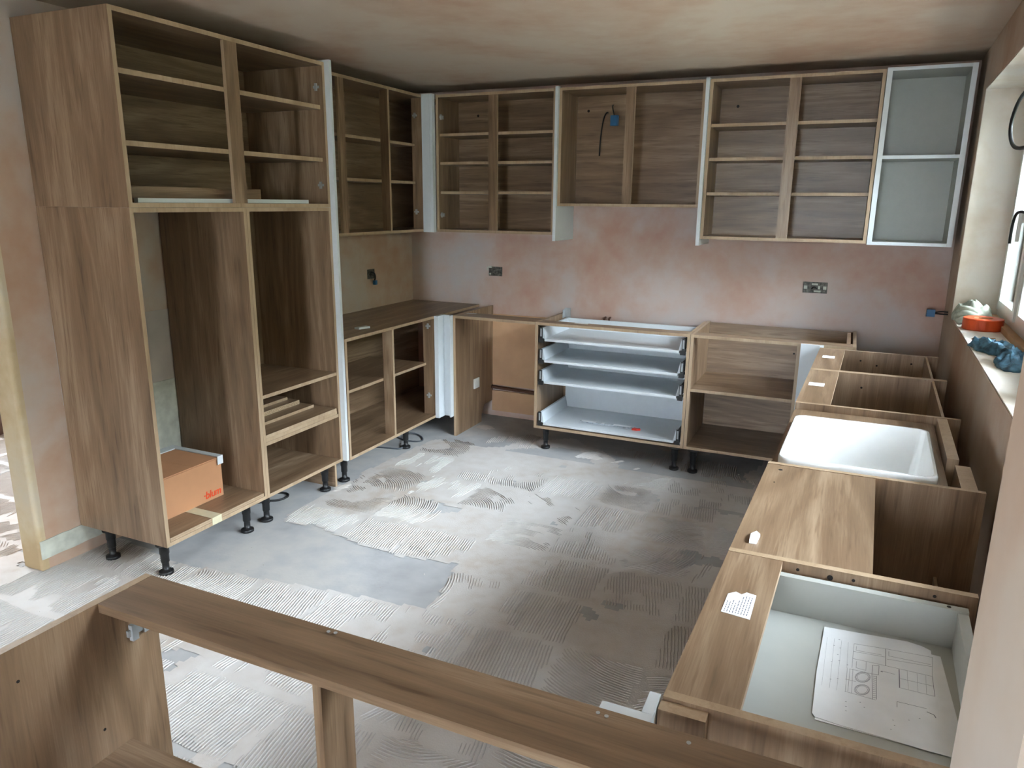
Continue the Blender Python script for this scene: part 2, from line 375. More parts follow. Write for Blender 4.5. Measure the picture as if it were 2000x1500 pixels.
boxes('sill_trim', [(WX+0.17, WX+0.204, YB+0.001, YA-0.001, Z0+0.003, Z0+0.03)], PBOARD, wf, shear=True)
# unseen patio door behind the camera, added to let daylight in
dr = structure(boxes('added_door', [(2.2, 2.27, -9.15, -9.08, 0, 2.2), (2.93, 3.0, -9.15, -9.08, 0, 2.2), (2.27, 2.93, -9.15, -9.08, 2.13, 2.2), (2.27, 2.93, -9.15, -9.08, 0, 0.07)], UPVC))
for a, c in ((2.27, 2.93),): boxes('pane', [(a, c, -9.12, -9.114, 0.07, 2.13)], GLASS, dr)  # glass of the added patio door

# chipped white band and bare skirting line at the foot of the left wall
def ragged(name, y0, y1, zlo, zhi, mat, parent, x=0.0, t=0.004, amp=0.02, seed=0):
    n = 26; V = []; F = []
    for i in range(n+1):
        y = y0+(y1-y0)*i/n
        za = zlo(y)+amp*noise.noise((y*9, seed, 0)); zb = zhi(y)+amp*0.3*noise.noise((y*14, seed+5, 0))
        for xx in (x, x+t): V += [(xx, y, za), (xx, y, zb)]
    for i in range(n):
        a = i*4; c = a+4
        F += [(a+2, c+2, c+3, a+3), (a, a+1, c+1, c), (a+1, a+3, c+3, c+1), (a, c, c+2, a+2)]
    F += [(0, 2, 3, 1), (n*4, n*4+1, n*4+3, n*4+2)]
    return mesh_obj(name, V, F, mat, parent)
bb = ragged('baseboard_left', -3.135, -2.60, lambda y: 0.055+0.05*max(0, (y+2.95)), lambda y: 0.142, OLDPAINT, None, x=0.0005, t=0.005, amp=0.03, seed=2)
structure(bb)
boxes('paint_patch', [(0.0, 0.003, -2.92, -2.28, 0.15, 0.72)], OLDPAINT, wlft, label='patch of old white paint on the bare wall')
boxes('plaster_patch', [(0.0, 0.002, -2.94, -2.28, 0.7205, 1.08)], flat('grey_plaster_patch', (186, 176, 170), 0.85, var=0.06, scale=5), wlft, label='paler grey patch of plaster')

# floor: bed of old tile adhesive with trowelled ridges
BARE=[(-0.05,-2.75),(0.332,-2.80),(0.458,-2.832),(0.84,-2.782),(1.197,-2.736),(1.488,-2.7),(1.697,-2.681),(1.707,-2.61),(1.631,-2.285),(1.354,-2.333),(1.103,-2.311),(0.805,-2.241),(0.613,-2.271),(0.561,-2.189),(0.568,-1.931),(0.546,-1.737),(0.582,-1.592),(0.541,-1.487),(0.572,-1.158),(0.60,-0.775),(0.75,-0.6),(0.75,0.1),(-0.05,0.1)]
def inside(x, y):
    c = False; n = len(BARE)
    for i in range(n):
        x1, y1 = BARE[i]; x2, y2 = BARE[i-1]
        if (y1 > y) != (y2 > y) and x < (x2-x1)*(y-y1)/(y2-y1)+x1: c = not c
    return c
def allowed(x, y):
    if -0.14 < x < 0.005 and y > -3.145: return False
    if x < -0.1 and y > -3.0 and x > -0.15: return False
    if x > 3.0 and y > -4.0: return False
    return not inside(x, y)
def bedmask(x, y):
    if not allowed(x, y): return False
    if y > -0.75: return noise.noise((x*3, y*3, 4)) > 0.25
    return noise.noise((x*3.1, y*3.1, 0)) + 0.5*noise.noise((x*11, y*11, 7)) > -0.52
cell = 0.02; V = []; F = []; idx = {}
def bv(i, j):
    k = (i, j)
    if k not in idx:
        x, y = i*cell, j*cell
        jx = 0.007*noise.noise((x*30, y*30, 2)); jy = 0.007*noise.noise((x*30, y*30, 9))
        idx[k] = len(V); V.append((x+jx, y+jy, 0.0022+0.0008*noise.noise((x*12, y*12, 5))+0.0006*noise.noise((x*40, y*40, 1))))
    return idx[k]
for i in range(-160, 168):
    for j in range(-270, -2):
        x, y = (i+.5)*cell, (j+.5)*cell
        if x < -0.14 and y > -1.2: continue
        if bedmask(x, y): F.append((bv(i, j), bv(i+1, j), bv(i+1, j+1), bv(i, j+1)))
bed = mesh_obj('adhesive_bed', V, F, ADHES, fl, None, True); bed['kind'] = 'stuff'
# ridges
V = []; F = []
CS = 0.335
def ridge(pts, w, h):
    base = len(V); n = len(pts)
    for i, (x, y, hh) in enumerate(pts):
        a = pts[max(i-1, 0)]; c = pts[min(i+1, n-1)]
        dx, dy = c[0]-a[0], c[1]-a[1]; l = math.hypot(dx, dy) or 1; nx, ny = -dy/l*w/2, dx/l*w/2
        e = 0.25 if i in (0, n-1) else 1
        z = 0.0022+h*hh*e
        V.extend([(x-nx, y-ny, 0.0008), (x-nx*.35, y-ny*.35, z), (x+nx*.35, y+ny*.35, z), (x+nx, y+ny, 0.0008)])
    for i in range(n-1):
        a = base+4*i
        for k in range(3): F.append((a+k, a+4+k, a+5+k, a+1+k))
rnd = random.Random(11)
for ci in range(-9, 10):
    for cj in range(-16, -1):
        cx, cy = (ci+.5)*CS-0.05, (cj+.5)*CS
        if cx > 3.05 or (cx < -0.15 and cy > -1.6): continue
        far = cy > -1.1
        kind = rnd.random()
        if far and kind < 0.35: continue
        if kind > 0.95: continue
        arc = kind < 0.30
        th = math.pi/2 + rnd.gauss(0.12, 0.10)
        if rnd.random() < 0.10: th += rnd.choice((-1, 1))*0.7
        if arc:
            R0 = rnd.uniform(0.25, 0.5); ac = rnd.uniform(0, 2*math.pi); ox, oy = cx+math.cos(ac)*R0, cy+math.sin(ac)*R0
        p0 = rnd.uniform(0, 9); pitch = 0.0125
        for k in range(-27, 28):
            cur = []; u = k*pitch
            def flush():
                global cur_
            M = 22
            for s in range(M+1):
                t = -0.27+0.54*s/M
                if arc:
                    rr = R0+u; an = ac+math.pi+t/R0
                    x, y = ox+rr*math.cos(an), oy+rr*math.sin(an)
                else:
                    x, y = cx+math.cos(th)*t-math.sin(th)*u, cy+math.sin(th)*t+math.cos(th)*u
                x += 0.003*noise.noise((x*22, y*22, p0)); y += 0.003*noise.noise((x*22, y*22, p0+3))
                dead = abs(x-cx) > CS/2-0.006+0.02*noise.noise((x*9, y*9, 3)) or abs(y-cy) > CS/2-0.006+0.02*noise.noise((x*9, y*9, 8)) or not allowed(x, y)
                lo = noise.noise((x*3.3, y*3.3, p0)) + 0.6*noise.noise((x*14, y*14, 21+p0))
                dead = dead or lo < (-0.16 if far or y > -1.9 else -0.42)
                if dead:
                    if len(cur) > 2: ridge(cur, 0.0070, HR)
                    cur = []
                else:
                    HR = 0.0042
                    cur.append((x, y, 0.75+0.5*noise.noise((x*30, y*30, 6))))
            if len(cur) > 2: ridge(cur, 0.0070, HR)
rg = mesh_obj('adhesive_ridge', V, F, RIDGE, fl, None, False); rg['kind'] = 'stuff'
# crumbs of adhesive scattered over the floor
V = []; F = []
for k in range(900):
    x = rnd.uniform(-1.5, 3.0); y = rnd.uniform(-5.2, -0.4)
    if not allowed(x, y) and rnd.random() < 0.7: continue
    s = rnd.uniform(0.0015, 0.004); a = rnd.uniform(0, 6.28); o = len(V)
    for q in range(4): V.append((x+s*1.4*math.cos(a+q*1.57), y+s*math.sin(a+q*1.57), 0.001))
    V.append((x, y, 0.001+s)); F += [(o, o+1, o+4), (o+1, o+2, o+4), (o+2, o+3, o+4), (o+3, o, o+4)]
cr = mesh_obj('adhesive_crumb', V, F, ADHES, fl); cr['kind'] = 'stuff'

# ------------------------------------------------------------ tall units on the left wall
RL = Run('L', 0.56); ZB = 0.145; ZT = 0.865; ZM = 1.586; ZTT = 2.310
ty0, ty1, ty2 = -2.940, -2.322, -1.702
t1 = thing('tall_cabinet', 'tall open oak-effect housing nearest the doorway, cardboard box standing inside', 'cabinet', (0.28, -2.63, 0), 'tall housings on the left wall')
D = 0.555
RL.b(t1, 'side_panel', ty0, ty0+T, 0, D, ZB, ZM-0.001, 'z')
RL.b(t1, 'side_panel', ty1-T, ty1, 0, D-0.008, ZB, ZM-0.001, 'z')
RL.b(t1, 'bottom_panel', ty0+T, ty1-T, 0, D, ZB, ZB+T, 'w')
RL.b(t1, 'top_rail', ty0+T, ty1-T, 0, 0.09, ZM-T-0.001, ZM-0.001, 'w')
for x, y in ((0.507, -2.915), (0.166, -2.915), (0.517, -2.432), (0.12, -2.38)): leg(t1, x, y)
t2 = thing('tall_cabinet', 'tall open oak-effect oven housing with low shelves, next to the white end panel', 'cabinet', (0.28, -2.01, 0), 'tall housings on the left wall')
RL.b(t2, 'side_panel', ty1+0.001, ty1+T, 0, D-0.008, ZB, ZM-0.001, 'z')
RL.b(t2, 'side_panel', ty2-T, ty2, 0, D, ZB, ZM-0.001, 'z')
RL.b(t2, 'bottom_panel', ty1+T, ty2-T, 0, D, ZB, ZB+T, 'w')
RL.b(t2, 'shelf', ty1+T, ty2-T, 0.002, D-0.03, 0.662, 0.680, 'w')
RL.b(t2, 'shelf', ty1+T, ty2-T, 0.002, D-0.03, 0.418, 0.436, 'w')
RL.b(t2, 'top_rail', ty1+T, ty2-T, 0, 0.09, ZM-T-0.001, ZM-0.001, 'w')
RL.b(t2, 'back_panel', ty1+T, ty2-T, D-0.028, D-0.02, 0.68, ZM-T-0.001, 'z')
for x, y in ((0.513, -2.290), (0.524, -1.826), (0.12, -2.27), (0.12, -1.83)): leg(t2, x, y)
t3 = thing('top_box_cabinet', 'wide oak-effect top box with two shelves, resting on the two tall housings', 'cabinet', (0.28, -2.32, ZM))
carcase(RL, t3, ty0, ty2, D, ZM, ZTT)
RL.b(t3, 'centre_post', -2.383, -2.308, 0, T, ZM+T, ZTT-T, 'z')
for z in (2.090, 1.828): RL.b(t3, 'shelf', ty0+T, ty2-T, 0.022, D-0.035, z-0.009, z+0.011, 'w')
for z in (2.19, 1.70): hinge_plate(t3, 0.52, ty2-T-0.0005, z, '-y')
# white end panel beside the tall housings
p = board(None, 'end_panel', 0.004, 0.590, -1.7010, -1.6810, 0.148, 2.322, 'z', WHITE); tag(p, 'tall white end panel between the tall housings and the low cupboard', 'panel')
p = board(None, 'plinth_support', 0.10, 0.545, -1.7600, -1.7450, 0.0, 0.1440, 'x'); tag(p, 'short upright board on the floor under the oven housing', 'board')
# loose boards in the bottom of the first housing, taped down
for k in range(2):
    q = board(None, 'loose_board', 0.03, 0.558, ty0+T+0.004, ty1-T-0.004, ZB+T+0.0004+k*0.0093, ZB+T+0.0004+k*0.0093+0.0086, 'y')
    tag(q, ['thin oak-effect board flat in the first tall housing, lower of two', 'thin oak-effect board flat in the first tall housing, upper of two under the box'][k], 'board', 'boards in the bottom of the first housing')
ZL = ZB+T+0.0004+2*0.0093
tp = boxes('masking_tape', [(0.33, 0.5612, -2.685, -2.628, ZL, ZL+0.0006), (0.5604, 0.5614, -2.685, -2.628, ZB+0.002, ZL)], TAPE); tag(tp, 'strip of pale masking tape over the front edge of the first housing base', 'tape')
# cardboard box
bx = thing('cardboard_box', 'brown cardboard box with orange lettering in the first tall housing', 'box', (0.25, -2.62, ZL))
z0 = ZL+0.001; z1 = 0.384
mesh_obj('box_body', boxv(0.075, 0.392, -2.79, -2.447, z0, z1), FACES, CARD, bx)
boxes('lid_flap', [(0.070, 0.396, -2.793, -2.622, z1, z1+0.003), (0.070, 0.396, -2.620, -2.444, z1, z1+0.003)], CARD, bx)
boxes('fold_line', [(0.3922, 0.3966, -2.79, -2.447, z1-0.006, z1-0.004)], CARD, bx)
def text_mesh(name, s, size, mat, parent, world_mat):
    cu = bpy.data.curves.new(name, 'FONT'); cu.body = s; cu.size = size; cu.extrude = 0.0005; cu.offset = size*0.018; cu.shear = 0.15; cu.space_character = 0.95
    to = bpy.data.objects.new('tmp_text', cu); COL.objects.link(to)
    dg = bpy.context.evaluated_depsgraph_get(); me = bpy.data.meshes.new_from_object(to.evaluated_get(dg))
    bpy.data.objects.remove(to); me.materials.clear(); me.materials.append(mat)
    me.transform(world_mat)
    off = Vector((0, 0, 0)); p = parent
    while p is not None: off += p.location; p = p.parent
    me.transform(Matrix.Translation(-off))
    o = bpy.data.objects.new(name, me); COL.objects.link(o); o.parent = parent; return o
text_mesh('lettering', '\u00b7blum', 0.052, ORANGE, bx, Matrix.Translation((0.3926, -2.573, z0+0.016)) @ Matrix(((0, 0, 1, 0), (1, 0, 0, 0), (0, 1, 0, 0), (0, 0, 0, 1))))
# white edging strip lying bent around the back and right edges of the box top
ws = boxes('edging_strip', [(0.060, 0.112, -2.79, -2.4725, z1+0.0036, z1+0.0085), (0.060, 0.398, -2.472, -2.440, z1+0.0036, z1+0.0085), (0.3972, 0.401, -2.474, -2.440, z1-0.034, z1+0.0085)], WHITE)
tag(ws, 'white angle strip lying along two edges of the cardboard box top', 'strip')
# boards stacked on the lower shelf of the oven housing
zz = 0.4364
for k, (x0, x1, y0, y1, t, dz, nm) in enumerate([(0.06, 0.557, ty1+T+0.004, -1.73, 0.018, 0, 'largest board on the low shelf of the oven housing, bottom of the pile'),
        (0.06, 0.557, ty1+T+0.004, -1.733, 0.018, 0, 'second board from the bottom of the pile on the low shelf of the oven housing'),
        (0.08, 0.43, ty1+0.03, -1.775, 0.016, 0, 'narrower board with a pale edge, third up in the pile in the oven housing'),
        (0.08, 0.35, ty1+0.04, -1.80, 0.024, 0, 'raw chipboard-edged offcut, fourth up in the pile in the oven housing'),
        (0.07, 0.29, ty1+0.03, -1.83, 0.016, 0, 'short offcut on top of the pile in the oven housing')]):
    q = board(None, 'loose_board', x0, x1, y0, y1, zz, zz+t, 'y', edge=CHIP if k == 3 else None); zz += t+0.0004
    tag(q, nm, 'board', 'boards piled in the oven housing')
# strips lying in the top box
q = boxes('white_strip', [(0.505, 0.528, -2.87, -1.84, ZM+T+0.001, ZM+T+0.019)], WHITE); tag(q, 'long white strip lying behind the centre post of the top box', 'strip')
q = board(None, 'loose_board', 0.452, 0.468, -2.89, -2.12, ZM+T+0.001, ZM+T+0.066, 'y'); tag(q, 'oak-effect offcut standing on edge at the front of the top box', 'board')

# ------------------------------------------------------------ wall cabinets on the left
RW = Run('L', 0.332); W0, W1 = 1.413, 2.332
a = thing('wall_cabinet', 'open wall cupboard on the left wall, touching the tall white panel', 'cabinet', (0.16, -1.2, W0), 'oak-effect wall cupboards')
w0, w1 = -1.680, -0.345
RW.b(a, 'side_panel', w0, w0+T, 0, 0.330, W0, W1, 'z')
RW.b(a, 'bottom_panel', w0+T, w1, 0, 0.330, W0, W0+T, 'w'); RW.b(a, 'top_panel', w0+T, w1, 0, 0.330, W1-T, W1, 'w')
RW.b(a, 'bottom_panel', w1, -0.003, 0.02, 0.330, W0, W0+T, 'w'); RW.b(a, 'top_panel', w1, -0.003, 0.02, 0.330, W1-T, W1, 'w')
RW.b(a, 'back_panel', w0+T, -0.003, 0.30, 0.308, W0+T, W1-T, 'w')
RW.b(a, 'centre_post', -1.295, -1.239, 0, T, W0+T, W1-T, 'z')
RW.b(a, 'divider', -0.785, -0.767, 0, 0.062, W0+T, W1-T, 'z')
RW.b(a, 'hinge_post', w1-T, w1, 0, 0.085, W0+T, W1-T, 'z')
for z in (2.005, 1.750): RW.b(a, 'shelf', w0+T, w1-0.02, 0.063, 0.299, z-0.009, z+0.009, 'w')
for z in (2.20, 1.55): hinge_plate(a, 0.275, w1-T-0.0005, z, '-y')
cp = boxes('corner_post', [(0.333, 0.418, -0.372, -0.354, W0-0.003, W1+0.004), (0.400, 0.418, -0.353, -0.335, W0-0.003, W1+0.004), (0.352, 0.397, -0.375, -0.3722, W0-0.003, W1+0.004)], WHITE)
tag(cp, 'white corner post between the left and back wall cupboards', 'post')
# ------------------------------------------------------------ wall cabinets on the back wall
RB = Run('B', -0.332)
c1 = thing('wall_cabinet', 'open wall cupboard with six shelf spaces beside the corner post on the back wall', 'cabinet', (0.87, -0.17, W0), 'oak-effect wall cupboards')
carcase(RB, c1, 0.424, 1.311, 0.330, W0, W1)
RB.b(c1, 'centre_post', 0.829, 0.893, 0, T, W0+T, W1-T, 'z')
for z in (2.071, 1.882, 1.684): RB.b(c1, 'shelf', 0.424+T, 1.311-T, 0.022, 0.299, z-0.009, z+0.009, 'w')
for z in (2.19, 1.53): hinge_plate(c1, 0.4425, -0.29, z, 'x')
hole(c1, 0.60, -0.0330, 2.22, '-y', 0.009)
p = board(None, 'end_panel', 1.3125, 1.3325, -0.352, -0.002, 1.374, 2.340, 'z', WHITE); tag(p, 'white end panel left of the extractor cupboard, hanging below it', 'panel')
c2 = thing('extractor_cupboard', 'shorter wall cupboard without shelves, cables hanging through its back', 'cabinet', (1.8, -0.17, 1.604))
carcase(RB, c2, 1.3345, 2.254, 0.330, 1.600, W1)
RB.b(c2, 'centre_post', 1.772, 1.829, 0, T, 1.600+T, W1-T, 'z'); hole(c2, 1.43, -0.0330, 2.22, '-y', 0.009)
p = board(None, 'end_panel', 2.2555, 2.2755, -0.352, -0.002, 1.374, 2.340, 'z', WHITE); tag(p, 'white end panel right of the extractor cupboard, hanging below it', 'panel')
c3 = thing('wall_cabinet', 'open wall cupboard with eight shelf spaces beside the white cupboard', 'cabinet', (2.74, -0.17, W0), 'oak-effect wall cupboards')
carcase(RB, c3, 2.2775, 3.203, 0.330, W0, W1)
RB.b(c3, 'centre_post', 2.717, 2.779, 0, T, W0+T, W1-T, 'z')
for z in (2.075, 1.882, 1.682): RB.b(c3, 'shelf', 2.2775+T, 3.203-T, 0.022, 0.299, z-0.009, z+0.009, 'w')
hole(c3, 2.40, -0.0330, 2.21, '-y', 0.009)
c4 = thing('glazed_cupboard', 'pale grey and white open wall cupboard with one shelf by the window wall', 'cabinet', (3.41, -0.17, W0))
carcase(RB, c4, 3.206, 3.624, 0.342, W0-0.006, W1+0.006, face=GREYIN, edge=WHITE)
RB.b(c4, 'shelf', 3.206+T, 3.624-T, 0.001, 0.311, 1.870, 1.888, 'w', GREYIN, WHITE)
RB.b(c4, 'front_frame', 3.206, 3.232, -0.004, 0, W0-0.006, W1+0.006, 'z', WHITE); RB.b(c4, 'front_frame', 3.598, 3.624, -0.004, 0, W0-0.006, W1+0.006, 'z', WHITE)
# cables in the extractor cupboard
k1 = tube('cable', [(1.565, -0.034, 2.205), (1.560, -0.06, 2.200), (1.545, -0.07, 2.15), (1.525, -0.05, 2.05), (1.520, -0.045, 1.93)], 0.0045, BLACK); tag(k1, 'black cable hanging down inside the extractor cupboard', 'cable')
k2 = thing('cable_connector', 'blue connector on a short cable inside the extractor cupboard', 'connector', (1.62, -0.08, 2.1))
tube('cable', [(1.60, -0.034, 2.25), (1.605, -0.07, 2.24), (1.625, -0.085, 2.18)], 0.004, BLACK, k2)
boxes('connector', [(1.606, 1.654, -0.105, -0.075, 2.115, 2.18)], BLUE, k2)

# ------------------------------------------------------------ base cupboard on the left wall
RLB = Run('L', 0.593)
b1 = thing('base_cabinet', 'long open base cupboard with solid top against the left wall', 'cabinet', (0.3, -0.9, 0))
w0, w1 = -1.678, -0.660
RLB.b(b1, 'side_panel', w0, w0+T, 0, 0.588, ZB, ZT-T, 'z')
RLB.b(b1, 'top_panel', w0, -0.004, 0, 0.590, ZT-T, ZT, 'w')
RLB.b(b1, 'bottom_panel', w0+T, w1, 0, 0.588, ZB, ZB+T, 'w'); RLB.b(b1, 'bottom_panel', w1, -0.006, 0.01, 0.588, ZB, ZB+T, 'w')
RLB.b(b1, 'back_panel', w0+T, -0.006, 0.55, 0.558, ZB+T, ZT-T, 'w')
RLB.b(b1, 'divider', -1.202, -1.184, 0, 0.072, ZB+T, ZT-T, 'z')
RLB.b(b1, 'hinge_post', w1-T, w1, 0, 0.095, ZB+T, ZT-T, 'z')
RLB.b(b1, 'shelf', w0+T, w1-0.02, 0.073, 0.549, 0.515, 0.533, 'w')
for z in (0.79, 0.30): hinge_plate(b1, 0.54, w1-T-0.0005, z, '-y')
for x, y in ((0.53, -1.655), (0.531, -0.982), (0.10, -1.62), (0.10, -0.98), (0.10, -0.15), (0.5, -0.15)): leg(b1, x, y)
q = prism('plastic_offcut', [(0.44, -1.375), (0.475, -1.375), (0.50, -1.30), (0.46, -1.285)], ZT+0.0005, ZT+0.012, WHITE); tag(q, 'small white plastic piece lying on the left base cupboard', 'offcut')
cp = boxes('corner_post', [(0.5945, 0.6245, -0.690, -0.606, ZB, ZT), (0.5945, 0.690, -0.6055, -0.588, ZB, ZT), (0.6800, 0.690, -0.640, -0.606, ZB, ZT)], WHITE)
tag(cp, 'white angled corner post between the left and back base cupboards', 'post')
# floor-length end panel, rail and bare bay beside the drawers
RBB = Run('B', -0.604)
sp = thing('bay_panel', 'floor-length oak-effect panel with a white socket, beside the empty bay', 'panel', (0.70, -0.3, 0))
V = boxv(0.692, 0.710, -0.600, -0.004, 0, ZT)
yz = [(-0.600, 0), (-0.200, 0), (-0.200, 0.055), (-0.150, 0.125), (-0.004, 0.125), (-0.004, ZT), (-0.600, ZT)]
n = len(yz); V = [(0.692, y, z) for y, z in yz]+[(0.710, y, z) for y, z in yz]
F = [tuple(range(n-1, -1, -1)), tuple(range(n, 2*n))]+[(k, (k+1) % n, n+(k+1) % n, n+k) for k in range(n)]
mesh_obj('panel_board', V, F, [WOOD['z'], EDGE], sp, [0, 0]+[1]*n)
boxes('socket', [(0.7102, 0.719, -0.332, -0.252, 0.285, 0.358), (0.719, 0.7205, -0.318, -0.300, 0.335, 0.347), (0.719, 0.7205, -0.284, -0.266, 0.335, 0.347)], UPVC, sp, label='white double socket')
rl = board(None, 'top_rail', 0.711, 1.304, -0.604, -0.44, ZT-T, ZT, 'x'); tag(rl, 'oak-effect rail bridging the empty appliance bay', 'rail')
q = boxes('sticker', [(0.725, 0.80, -0.47, -0.445, ZT, ZT+0.0006)], PAPER); tag(q, 'small white sticker on the rail over the empty bay', 'sticker')
# buff board exposed on the wall in the bay, with a pipe chase
structure(boxes('trim_2', [(0.7102, 1.304, -0.012, -0.0005, 0.250, 0.80)], PBOARD))
structure(boxes('trim_3', [(0.7102, 1.304, -0.018, -0.0005, 0.045, 0.205)], PBOARD))
tb = tube('pipe', [(0.712, -0.030, 0.236), (1.0, -0.030, 0.228), (1.303, -0.030, 0.216)], 0.013, COPPER); tag(tb, 'dark pipe running along the wall behind the empty bay', 'pipe')

# ------------------------------------------------------------ drawer base unit
d0, d1 = 1.3065, 2.3115
dbu = thing('drawer_cabinet', 'open-fronted base unit holding four white drawer trays', 'cabinet', (1.81, -0.3, 0))
RBB.b(dbu, 'side_panel', d0, d0+T, 0, 0.55, ZB, ZT, 'z'); RBB.b(dbu, 'side_panel', d1-T, d1, 0, 0.55, ZB, ZT, 'z')
RBB.b(dbu, 'bottom_panel', d0+T, d1-T, 0, 0.55, ZB, ZB+T, 'w'); RBB.b(dbu, 'top_rail', d0+T, d1-T, 0, 0.10, ZT-T, ZT, 'w')
RBB.b(dbu, 'back_panel', d0+T, d1-T, 0.515, 0.523, ZB+T, ZT-0.05, 'w')
boxes('wall_bracket', [(d0+T, d0+T+0.045, -0.110, -0.107, 0.83, 0.90), (d0+T, d0+T+0.003, -0.15, -0.110, 0.83, 0.89)], ZINC, dbu)
for x, y in ((1.381, -0.565), (2.262, -0.600+0.0), (1.39, -0.12), (2.25, -0.12)): leg(dbu, x, y)
def tray(z, backh, label):
    t = thing('drawer_tray', label, 'drawer', (1.81, -0.34, z), 'white drawer trays in the base unit')
    a, c = d0+T+0.001, d1-T-0.001; yf, yr = -0.596, -0.115
    boxes('tray_base', [(a+0.045, c-0.045, yf, yr, z, z+0.016)], WHITE, t)
    hb = backh
    boxes('tray_back', [(a+0.03, c-0.03, yr-0.016, yr, z+0.016, z+hb)], WHITE, t)
    for s in (0, 1):
        # metal side: sloping inner wall with flat runner
        xi = (lambda d: a+d) if s == 0 else (lambda d: c-d)
        prof = [(0.048, z+0.016), (0.034, z+0.088), (0.022, z+0.090), (0.020, z+0.016)]
        V = [(xi(d_), yf+0.004, zz_) for d_, zz_ in prof]+[(xi(d_), yr, zz_) for d_, zz_ in prof]
        F = [(0, 1, 2, 3), (7, 6, 5, 4)]+[(k, (k+1) % 4, 4+(k+1) % 4, 4+k) for k in range(4)]
        mesh_obj('tray_side', V, F, STEEL, t)
        x0, x1 = sorted((xi(0.002), xi(0.019)))
        boxes('runner', [(x0, x1, yf+0.004, yr, z-0.004, z+0.012)], ZINC, t)
        x0, x1 = sorted((xi(0.006), xi(0.038)))
        xa, xb = sorted((xi(0.010), xi(0.030)))
        boxes('front_bracket', [(x0, x1, yf-0.004, yf+0.003, z-0.010, z+0.018, 0), (xa, xb, yf-0.002, yf+0.003, z+0.018, z+0.090, 0), (xa+0.005, xb-0.005, yf-0.0035, yf-0.002, z+0.03, z+0.082, 1)], [BLACK, ZINC], t)
    return t
for z, bh, lb in ((0.742, 0.09, 'white drawer tray, topmost of four in the base unit'), (0.600, 0.09, 'white drawer tray, second from the top in the base unit'),
                  (0.457, 0.09, 'white drawer tray, third from the top in the base unit'), (0.170, 0.24, 'deep white drawer tray at the bottom of the base unit, bag of parts inside')):
    tray(z, bh, lb)
q = boxes('sticker', [(1.55, 1.64, -0.535, -0.512, ZT, ZT+0.0006)], PAPER); tag(q, 'pale sticker on the front rail of the drawer unit', 'sticker')
pk = thing('parts_bag', 'flat clear bag of fittings with a red clip in the bottom drawer tray', 'bag', (1.8, -0.47, 0.187))
V = []; F = []; nx, ny = 24, 4
for j in range(ny+1):
    for i in range(nx+1):
        x = 1.585+0.37*i/nx; y = -0.485+0.05*j/ny
        V.append((x, y+0.008*math.sin(i*.5), 0.188+0.006*math.sin(math.pi*j/ny)*(0.9+0.1*math.sin(i*1.9))))
for j in range(ny):
    for i in range(nx):
        a_ = j*(nx+1)+i; F.append((a_, a_+1, a_+nx+2, a_+nx+1))
mesh_obj('bag', V, F, CLEAR, pk, None, True)
boxes('paper_insert', [(1.60, 1.70, -0.478, -0.445, 0.196, 0.1966), (1.74, 1.76, -0.480, -0.448, 0.196, 0.1966), (1.82, 1.94, -0.478, -0.445, 0.196, 0.1966)], PAPER, pk)
prism('clip', [(1.955, -0.50), (1.985, -0.505), (2.01, -0.49), (2.0, -0.472), (1.985, -0.480), (1.965, -0.470)], 0.188, 0.20, REDP, pk)
# brass pipe stubs on the wall behind the drawers
ps = thing('pipe_stub', 'pair of short brass pipe ends poking from the wall behind the drawers', 'pipe', (1.62, 0, 0.83))
for x in (1.595, 1.63): tube('stub', [(x, 0.0, 0.835), (x, -0.03, 0.833), (x+0.008, -0.055, 0.815)], 0.0075, COPPER, ps)

# ------------------------------------------------------------ shelf unit in the far right corner
e0, e1 = 2.3135, 3.215
cu_ = thing('corner_base_cabinet', 'open base cupboard with one shelf and an open top in the far right corner', 'cabinet', (2.7, -0.3, 0))
RBB.b(cu_, 'side_panel', e0, e0+T, 0, 0.59, ZB, ZT, 'z')
RBB.b(cu_, 'top_rail', e0+T, e1-T, 0, 0.100, ZT-T, ZT, 'w'); RBB.b(cu_, 'bottom_panel', e0+T, e1, 0, 0.59, ZB, ZB+T, 'w')
RBB.b(cu_, 'side_panel', e1-T, e1, 0.0, 0.59, ZB+T, ZT, 'z'); RBB.b(cu_, 'back_panel', e0+T, e1-T, 0.545, 0.553, ZB+T, ZT-0.002, 'w')
RBB.b(cu_, 'hinge_post', 2.912, 2.930, 0, 0.10, ZB+T, ZT-T, 'z'); RBB.b(cu_, 'batten', 3.165, 3.185, 0.1005, 0.54, ZT-0.03, ZT-0.004, 'd'); RBB.b(cu_, 'shelf', e0+T, 2.911, 0.004, 0.544, 0.513, 0.531, 'w')
for x, y in ((2.378, -0.600+0.0), (2.40, -0.12), (2.9, -0.55), (3.15, -0.1)): leg(cu_, x, y)
hole(cu_, 2.87, -0.0595, 0.70, '-y', 0.006)
fp = boxes('filler_panel', [(2.9305, 3.05, -0.622, -0.6045, ZB, ZT-0.002), (3.030, 3.050, -0.680, -0.6225, ZB, ZT-0.002)], WHITE); tag(fp, 'white L-shaped filler in the corner beside the window run', 'panel')

